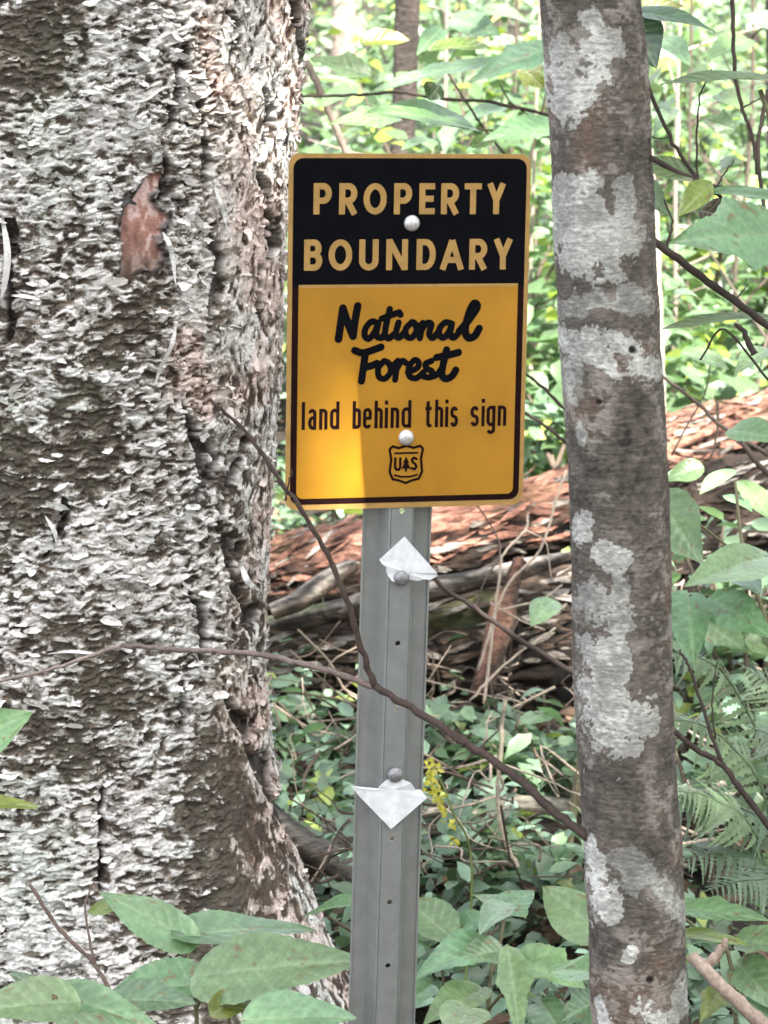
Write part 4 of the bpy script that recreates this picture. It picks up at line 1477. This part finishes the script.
leafy_plant('broadleaf_plant', 'plant with large soft green leaves growing between the birch and the post', 'plant', (215, 1100, 3.35),
            [([None, (196, 1010, 3.33), (190, 965, 3.33), (187, 938, 3.34)], .003, .002), ([(196, 1010, 3.33), (205, 990, 3.3), (222, 975, 3.27)], .002, .0015), ([None, (230, 1010, 3.3), (262, 985, 3.25)], .0025, .0015)],
            [((190, 940, 3.34), (100, 890, 3.36), 46, dict(face=.35, col=G1, fold=.12, kind='heart')),
             ((186, 936, 3.34), (318, 922, 3.45), 40, dict(face=.75, col=G1, fold=.15)),
             ((205, 975, 3.25), (360, 955, 3.15), 70, dict(face=.45, col=G2, fold=.08)),
             ((196, 985, 3.28), (104, 990, 3.30), 46, dict(face=.55, col=G1)),
             ((215, 1012, 3.2), (268, 984, 3.25), 30, dict(face=.3, col=GY, kind='heart')),
             ((250, 1020, 3.1), (356, 1014, 3.05), 44, dict(face=.6, col=G2)),
             ((352, 905, 3.6), (300, 912, 3.7), 30, dict(face=.6, col=G1)),
             ((120, 905, 3.38), (86, 912, 3.4), 16, dict(face=.3, col=GY, kind='simple'))])
leafy_plant('broadleaf_plant', 'low plant with broad grey green leaves in the lower left corner', 'plant', (40, 1120, 3.0),
            [([None, (50, 1040, 3.0), (60, 1000, 3.0)], .003, .002), ([None, (100, 1030, 3.05)], .002, .0015)],
            [((70, 1002, 3.0), (-40, 1010, 2.95), 46, dict(face=.5, col=G1)), ((60, 995, 3.05), (165, 1030, 3.0), 40, dict(face=.6, col=G2)),
             ((50, 1000, 3.02), (8, 968, 3.1), 24, dict(face=.5, col=G3)), ((110, 1030, 2.95), (30, 1045, 2.9), 44, dict(face=.5, col=G3)), ((120, 1000, 3.1), (195, 1000, 3.05), 40, dict(face=.55, col=G1))])
leafy_plant('leafy_plant', 'plant at the left edge with two leaves before the birch', 'plant', (-70, 1100, 3.0),
            [([None, (-60, 900, 3.0), (-45, 740, 3.0)], .003, .0015)],
            [((-40, 742, 3.0), (32, 712, 3.0), 52, dict(face=.15, col=G2, kind='heart')), ((-40, 806, 3.0), (38, 803, 3.0), 16, dict(face=.75, col=GY, kind='simple'))])
leafy_plant('broadleaf_plant', 'plant with many pale green leaves at the foot of the post, right side', 'plant', (478, 1110, 3.3),
            [([None, (488, 1010, 3.35), (497, 960, 3.38), (504, 920, 3.4)], .0035, .002), ([(488, 1010, 3.35), (515, 975, 3.3), (508, 945, 3.3)], .002, .0015), ([None, (445, 1000, 3.3), (440, 960, 3.3)], .002, .0015)],
            [((448, 935, 3.45), (400, 895, 3.5), 44, dict(face=.4, col=G3)), ((478, 925, 3.45), (414, 935, 3.5), 34, dict(face=.6, col=G1)),
             ((505, 905, 3.4), (480, 930, 3.3), 30, dict(face=.5, col=G2)), ((495, 918, 3.4), (535, 888, 3.45), 30, dict(face=.5, col=G2, kind='simple')),
             ((488, 945, 3.35), (418, 972, 3.25), 42, dict(face=.5, col=G1)), ((500, 950, 3.33), (458, 960, 3.3), 36, dict(face=.6, col=G2)),
             ((508, 945, 3.3), (520, 1035, 3.15), 40, dict(face=.25, col=G2, kind='lobed')), ((515, 955, 3.3), (585, 985, 3.2), 50, dict(face=.45, col=G2, kind='lobed')),
             ((480, 990, 3.3), (425, 1020, 3.2), 40, dict(face=.5, col=G3)), ((470, 1010, 3.2), (448, 1040, 3.1), 50, dict(face=.4, col=G2)),
             ((540, 1000, 3.25), (570, 1045, 3.15), 50, dict(face=.5, col=G3, kind='lobed')), ((430, 985, 3.3), (405, 1005, 3.25), 30, dict(face=.4, col=G2)),
             ((520, 915, 3.6), (470, 890, 3.7), 24, dict(face=.6, col=G3)), ((432, 925, 3.5), (424, 905, 3.5), 14, dict(face=.4, col=GY, kind='simple'))])
leafy_plant('broadleaf_plant', 'pale mint leaf on a stem touching the left side of the young tree', 'plant', (600, 1100, 2.95),
            [([None, (606, 1000, 2.95), (604, 935, 2.95)], .0025, .0015)],
            [((612, 942, 2.93), (540, 884, 3.0), 52, dict(face=.2, col=G2, kind='simple', fold=.1)), ((606, 975, 3.0), (545, 965, 3.1), 44, dict(face=.5, col=G2)), ((600, 1000, 3.0), (560, 1020, 3.0), 44, dict(face=.5, col=G3, kind='lobed'))])
leafy_plant('broadleaf_plant', 'plant with jagged light green leaves right of the young tree foot', 'plant', (735, 1110, 3.1),
            [([None, (735, 1000, 3.1), (700, 935, 3.1), (680, 915, 3.1)], .0028, .0018), ([(735, 1000, 3.1), (745, 960, 3.1), (750, 940, 3.1)], .002, .0014)],
            [((660, 908, 3.1), (772, 916, 3.0), 30, dict(face=.55, col=(.10, .20, .07), kind='lobed')), ((670, 934, 3.1), (748, 940, 3.0), 20, dict(face=.7, col=GY, kind='simple')),
             ((735, 940, 3.1), (790, 945, 3.05), 40, dict(face=.5, col=(.10, .20, .08), kind='lobed')), ((740, 965, 3.1), (780, 1010, 3.05), 44, dict(face=.4, col=G2, kind='heart')),
             ((725, 985, 3.15), (700, 1020, 3.1), 34, dict(face=.4, col=GY, kind='lobed')), ((735, 950, 3.15), (726, 985, 3.1), 20, dict(face=.2, col=G2, kind='simple')), ((745, 1000, 3.1), (800, 1040, 3.0), 40, dict(face=.5, col=G3))])
leafy_plant('maple_sapling', 'sapling with broad drooping leaves against the dark hollow right of the young tree', 'sapling', (790, 1050, 3.9),
            [([None, (785, 800, 3.9), (770, 640, 3.9), (745, 560, 3.9), (735, 480, 3.95)], .005, .002), ([(770, 640, 3.9), (720, 600, 3.85), (690, 595, 3.8)], .002, .0012), ([(745, 560, 3.9), (700, 525, 3.85), (672, 505, 3.8)], .002, .0012)],
            [((660, 500, 3.8), (700, 560, 3.7), 62, dict(face=.1, col=G3, kind='heart', fold=.15)), ((775, 555, 3.8), (690, 578, 3.6), 48, dict(face=.35, col=G1, kind='simple')),
             ((688, 597, 3.8), (694, 660, 3.7), 48, dict(face=.12, col=G1, kind='heart')), ((715, 600, 3.8), (772, 636, 3.7), 46, dict(face=.35, col=G1)),
             ((740, 575, 3.8), (760, 590, 3.7), 30, dict(face=.3, col=G2)), ((700, 468, 4.1), (660, 480, 4.1), 22, dict(face=.5, col=G3)), ((735, 430, 4.3), (785, 440, 4.2), 32, dict(face=.4, col=G3)),
             ((735, 470, 4.2), (700, 490, 4.1), 20, dict(face=.7, col=G2, kind='simple')), ((740, 480, 4.2), (775, 520, 4.1), 26, dict(face=.7, col=G2, kind='simple')), ((725, 495, 4.2), (752, 508, 4.1), 18, dict(face=.7, col=G2, kind='simple')),
             ((748, 640, 3.9), (780, 655, 3.9), 22, dict(face=.6, col=G2)), ((700, 620, 3.95), (748, 650, 3.9), 36, dict(face=.4, col=G2))])
leafy_plant('maple_sapling', 'sapling holding one large lobed leaf and yellow green leaves over the upper right', 'sapling', (860, 1000, 3.5),
            [([None, (850, 600, 3.5), (830, 300, 3.45), (800, 200, 3.4), (760, 90, 3.4)], .008, .003), ([(830, 300, 3.45), (790, 240, 3.35), (760, 225, 3.3)], .002, .0014), ([(800, 200, 3.4), (735, 192, 3.4), (706, 186, 3.4)], .002, .0014)],
            [((790, 235, 3.3), (678, 236, 3.15), 82, dict(face=.25, col=G1, kind='lobed', fold=.08)), ((700, 178, 3.4), (632, 160, 3.4), 22, dict(face=.35, col=(.07, .13, .03), kind='simple')),
             ((712, 182, 3.4), (680, 214, 3.35), 26, dict(face=.1, col=(.15, .24, .03), kind='simple')), ((790, 82, 3.4), (662, 76, 3.35), 18, dict(face=.8, col=(.06, .12, .03), kind='simple')),
             ((780, 318, 3.4), (660, 322, 3.35), 14, dict(face=.8, col=(.08, .14, .03), kind='simple')), ((620, 10, 3.35), (714, 24, 3.25), 24, dict(face=.7, col=GD, kind='simple')), ((630, 15, 3.35), (655, 66, 3.3), 46, dict(face=.1, col=GD, kind='simple')),
             ((632, 8, 3.5), (684, 4, 3.5), 24, dict(face=.5, col=(.22, .26, .04), kind='lobed')), ((636, 185, 3.5), (668, 212, 3.4), 28, dict(face=.2, col=G3)), ((708, 192, 3.4), (790, 196, 3.3), 18, dict(face=.6, col=G1, kind='simple')),
             ((745, 40, 4.6), (708, 56, 4.5), 30, dict(face=.4, col=G2)), ((665, 40, 4.8), (690, 62, 4.7), 24, dict(face=.4, col=G2)), ((720, 95, 4.6), (752, 110, 4.5), 26, dict(face=.5, col=G2)), ((672, 110, 4.8), (655, 130, 4.7), 20, dict(face=.4, col=G3)),
             ((690, 352, 4.6), (728, 366, 4.5), 24, dict(face=.6, col=G2)), ((765, 350, 4.6), (735, 372, 4.5), 24, dict(face=.5, col=G3)), ((700, 300, 4.8), (675, 290, 4.7), 22, dict(face=.5, col=G2)), ((752, 15, 4.8), (775, 30, 4.7), 26, dict(face=.5, col=G1)),
             ((700, 210, 3.5), (740, 222, 3.45), 30, dict(face=.2, col=(.06, .025, .02), kind='simple')), ((735, 130, 3.9), (700, 118, 3.9), 26, dict(face=.3, col=G3, kind='lobed'))])
leafy_plant('maple_sapling', 'sapling with wide hazy leaves filling the gap above the sign', 'sapling', (560, 900, 4.8),
            [([None, (612, 500, 4.8), (590, 200, 4.8), (572, 60, 4.8), (570, -40, 4.8)], .008, .004), ([(572, 60, 4.8), (480, 60, 4.75), (420, 75, 4.7)], .0025, .0015), ([(580, 140, 4.8), (470, 128, 4.75), (400, 118, 4.7)], .0025, .0015)],
            [((500, 62, 4.7), (372, 82, 4.5), 26, dict(face=.6, col=G1, kind='lobed')), ((560, 46, 4.7), (470, 76, 4.6), 38, dict(face=.45, col=G1, kind='lobed')),
             ((470, 128, 4.7), (372, 104, 4.5), 36, dict(face=.5, col=G2, kind='heart')), ((400, 118, 4.7), (330, 120, 4.6), 30, dict(face=.5, col=G2, kind='lobed')), ((560, 128, 4.7), (484, 136, 4.6), 30, dict(face=.5, col=G1)),
             ((372, 76, 4.8), (310, 56, 4.8), 26, dict(face=.5, col=G2, kind='lobed')), ((440, 85, 4.7), (428, 100, 4.7), 24, dict(face=.1, col=(.03, .06, .03), kind='simple')), ((360, 42, 5.0), (410, 38, 5.0), 18, dict(face=.5, col=(.17, .22, .03), kind='simple')),
             ((428, 50, 4.9), (490, 44, 4.9), 14, dict(face=.7, col=(.09, .15, .03), kind='simple')), ((470, 146, 4.8), (500, 136, 4.8), 14, dict(face=.4, col=(.10, .17, .03), kind='simple')), ((520, 66, 4.9), (545, 88, 4.9), 30, dict(face=.4, col=GY, kind='lobed')),
             ((350, 90, 5.2), (318, 104, 5.1), 22, dict(face=.5, col=G2)), ((455, 20, 5.2), (500, 34, 5.1), 30, dict(face=.4, col=G2)), ((520, 18, 5.2), (478, 8, 5.1), 24, dict(face=.5, col=G3)),
             ((440, 30, 5.4), (418, 52, 5.3), 22, dict(face=.3, col=G3)), ((500, 108, 5.2), (462, 118, 5.1), 20, dict(face=.6, col=G3)), ((335, 20, 5.6), (365, 34, 5.5), 24, dict(face=.5, col=G2)), ((430, 140, 5.0), (402, 146, 4.9), 16, dict(face=.6, col=G3)),
             ((555, 600, 4.3), (532, 622, 4.2), 30, dict(face=.4, col=G1, kind='simple'))])


# yellow flower spike beside the post
def goldenrod():
    f = at(452, 1010, 3.9)
    f[2] = float(gz(f[0], f[1]))
    root = thing('goldenrod', 'slim stalk with small bright yellow flowers just right of the post', 'flower', tuple(f))
    P = smooth_path([f, at(472, 880, 3.85), at(452, 810, 3.8), at(434, 765, 3.8)], 8)
    mb = MB()
    mb.tube(P - f, np.linspace(.002, .001, len(P)), 6, np.array([.14, .18, .05]))
    mb.build('stem', M_TWIG, root)
    rg = np.random.default_rng(8)
    C = []
    for (x, y, n, s) in [(432, 768, 26, 5), (430, 780, 22, 5), (437, 790, 26, 6), (441, 800, 22, 5), (446, 812, 12, 4), (452, 826, 10, 4), (456, 842, 8, 4)]:
        for _ in range(n):
            C.append(at(x + rg.normal(0, s * .7), y + rg.normal(0, s * .7), 3.8 + rg.normal(0, .012)))
    C = np.array(C)
    n = len(C)
    V, F, T = leaf_cloud(C - f, rg.uniform(.006, .011, n), rg.normal(0, 1, (n, 3)) + [0, -1, .6], np.array([.50, .46, .06])[None] * rg.uniform(.7, 1.1, n)[:, None], 3)
    mesh_obj('flowers', V, F, M_LEAF, root, T, False)


goldenrod()


# ferns at the right
def fern(label, foot, fronds, col):
    f = at(*foot)
    f[2] = float(gz(f[0], f[1])) + .02
    root = thing('fern', label, 'fern', tuple(f))
    for q, (pts, L) in enumerate(fronds):
        P = smooth_path([f if p is None else at(*p) for p in pts], 12)
        rg = np.random.default_rng(q + 50)
        mb = MB()
        mb.tube(P - f, np.linspace(.0022, .0008, len(P)), 5, np.array(col) * .8)
        n = 25
        tot = len(P) - 1
        for k in range(n):
            u = .18 + .82 * k / n
            i = u * tot
            i0 = min(int(i), tot - 1)
            p = P[i0] + (P[i0 + 1] - P[i0]) * (i - i0)
            t = P[i0 + 1] - P[i0]
            t = t / np.linalg.norm(t)
            nrm = np.array([0.1, -.45, 1.0])
            nrm -= t * (nrm @ t)
            nrm /= np.linalg.norm(nrm)
            s = np.cross(t, nrm)
            ln = L * math.sin(math.pi * min(1, .12 + u * .9)) ** .8 * rg.uniform(.75, 1.1)
            for sg in (-1, 1):
                d = s * sg + t * rg.normal(.35, .12) - nrm * (.1 + .35 * rg.random())
                d /= np.linalg.norm(d)
                wv = np.cross(d, nrm)
                m = 15
                top, bot = [], []
                for a in range(m):
                    v = a / (m - 1)
                    wd_ = .12 * ln * (1 - v) ** .7 * (1.0 if a % 2 else .45) * (.5 + .5 * min(1, v * 8 + .4))
                    c = p + d * ln * v - nrm * .22 * ln * v * v + t * .12 * ln * v * v
                    top.append(c + wv * wd_)
                    bot.append(c - wv * wd_)
                V = np.vstack([top, bot]) - f
                mb.add(V, [(a, a + 1, m + a + 1, m + a) for a in range(m - 1)], np.array(col) * rg.uniform(.75, 1.25))
        mb.build('frond', M_LEAF, root, smooth=False)


fern('fern with arching pale fronds right of the young tree', (800, 960, 4.1),
     [([None, (775, 800, 4.0), (735, 690, 3.95), (690, 655, 3.9), (650, 672, 3.9)], .075), ([None, (770, 820, 3.9), (730, 745, 3.85), (680, 720, 3.8), (640, 740, 3.8)], .075),
      ([None, (810, 800, 4.1), (780, 700, 4.1), (735, 660, 4.1)], .07), ([None, (760, 850, 3.8), (715, 800, 3.75), (665, 790, 3.7)], .075)], (.16, .23, .12))
fern('darker fern with drooping fronds low behind the young tree', (830, 980, 3.9),
     [([None, (790, 860, 3.85), (745, 810, 3.8), (690, 800, 3.75), (650, 825, 3.75)], .08), ([None, (780, 890, 3.8), (730, 855, 3.75), (670, 860, 3.7)], .075), ([None, (830, 840, 3.9), (790, 750, 3.9), (745, 725, 3.9)], .075), ([None, (800, 900, 3.7), (755, 880, 3.65), (700, 892, 3.6)], .06)], (.10, .155, .09))

# small bushy plants between the post and the young tree
for i, (px_, py_, d, h, nl_, lf, lab) in enumerate([
    (470, 760, 5.0, .20, 120, .05, 'low clump of pale leaves below the dark log, close to the post'),
    (545, 735, 5.1, .22, 140, .05, 'low clump of pale leaves below the dark log, close to the young tree'),
    (325, 755, 5.1, .20, 150, .045, 'low clump of small leaves between the birch roots and the post'),
    (345, 530, 7.0, .25, 120, .06, 'bright little shrub on top of the log next to the birch'),
    (555, 470, 6.7, .22, 110, .06, 'little yellowish shrub beside the log and the young tree'),
    (728, 560, 5.2, .3, 130, .055, 'pale leaved clump before the dark hollow under the pink log'),
    (715, 690, 4.8, .22, 120, .05, 'low clump of narrow leaves behind the fern fronds'),
    (440, 905, 4.3, .16, 100, .045, 'low clump of leaves in front of the pale weathered log')]):
    p = at(px_, py_, d)
    p[2] = min(p[2], float(gz(p[0], p[1])) + .5)
    if d < 6:
        p[2] = float(gz(p[0], p[1]))
        h = max(h, at(px_, py_, d)[2] - p[2])
    shrub(p, h, .20, nl_, lf, 700 + i, lab, name='leafy_clump', cat='plant', base=(.13, .205, .125), yellow=.06)

# green plants filling the floor between the post and the young tree
for i, (px_, py_, d, h, nl_, lf, lab) in enumerate([
    (505, 715, 5.15, .22, 150, .055, 'leafy clump under the leaning slab of bark'),
    (560, 700, 5.0, .22, 120, .055, 'leafy clump against the left edge of the young tree, below the twigs'),
    (450, 700, 5.2, .20, 120, .05, 'leafy clump against the right edge of the post, below the dark log'),
    (535, 800, 4.6, .18, 130, .05, 'leafy clump where the long bare twig meets the young tree'),
    (310, 700, 5.3, .20, 130, .05, 'leafy clump between the birch flank and the post'),
    (692, 505, 5.3, .3, 90, .06, 'pale loose leaves hanging before the dark hollow, beside the young tree'),
    (752, 500, 5.2, .3, 90, .06, 'pale loose leaves before the dark hollow at the picture edge'),
    (330, 640, 5.9, .20, 70, .045, 'small leafy tuft on the dark log beside the birch')]):
    p = at(px_, py_, d)
    p[2] = float(gz(p[0], p[1]))
    shrub(p, max(h, at(px_, py_, d)[2] - p[2]), .17, nl_, lf, 800 + i, lab, name='leafy_clump', cat='plant', base=(.14, .215, .125), yellow=0)

# slim bare stems of saplings on the slope
for i, (x, yt, yb, d, lean) in enumerate([(430, -60, 150, 8.5, 14), (468, -60, 130, 11, -10), (512, -60, 160, 9, 8), (672, -60, 380, 7.6, 10), (690, 60, 400, 8.8, -8), (748, -60, 390, 8.2, -16), (533, 200, 430, 7.8, 6), (765, 100, 410, 7.2, 8)]):
    mb = MB()
    a, b = at(x + lean, yt, d), at(x, yb, d)
    a[1] = b[1]
    b[2] = float(gz(b[0], b[1]))
    q = smooth_path([b, b * .65 + a * .35 + RNG.normal(0, .02, 3), b * .3 + a * .7 + RNG.normal(0, .02, 3), a + [0, 0, .8]], 6)
    cc = np.array([.09, .07, .055]) if i % 3 else np.array([.28, .23, .19])
    mb.tube(q, np.linspace(.008, .004, len(q)), 7, cc)
    for k in range(5):
        u = q[5 + 2 * k]
        e = u + np.array([RNG.normal(0, .25), RNG.normal(0, .2), RNG.uniform(.05, .3)])
        mb.tube(smooth_path([u, (u + e) / 2 + RNG.normal(0, .03, 3), e], 4), np.linspace(.005, .002, 9), 5, cc)
    tag(mb.build('sapling_stem', M_TWIG), 'slim bare sapling stem standing among the bright leaves of the slope', 'sapling', 'slim sapling stems on the slope')

# the rest of the wood, round the place where the viewer stands
rg = np.random.default_rng(900)
N = 9000
az = rg.uniform(R(255), R(425), N)                    # behind and to the right, measured from +x; open to the left
rad = rg.uniform(9.5, 15, N)
x, y = rad * np.cos(az), 3 + rad * np.sin(az)
zz = 10.5 * rg.random(N) ** .8
k = ~((np.abs(x) < .36 * np.maximum(y, 0) + 1.5) & (y > 3))
P = np.stack([x, y, gz(x, y) + zz], 1)[k]
n = len(P)
V, F, T = leaf_cloud(P, rg.uniform(.30, .60, n), rg.normal(0, 1, (n, 3)) + [0, 0, .6], tints(n, rg, (.05, .09, .04), .3, .05, .1), 91)
tag(mesh_obj('surrounding_forest', V, F, M_LEAF, None, T, False), 'dark leafy wood standing behind the viewer and to the right', 'forest', kind='stuff')
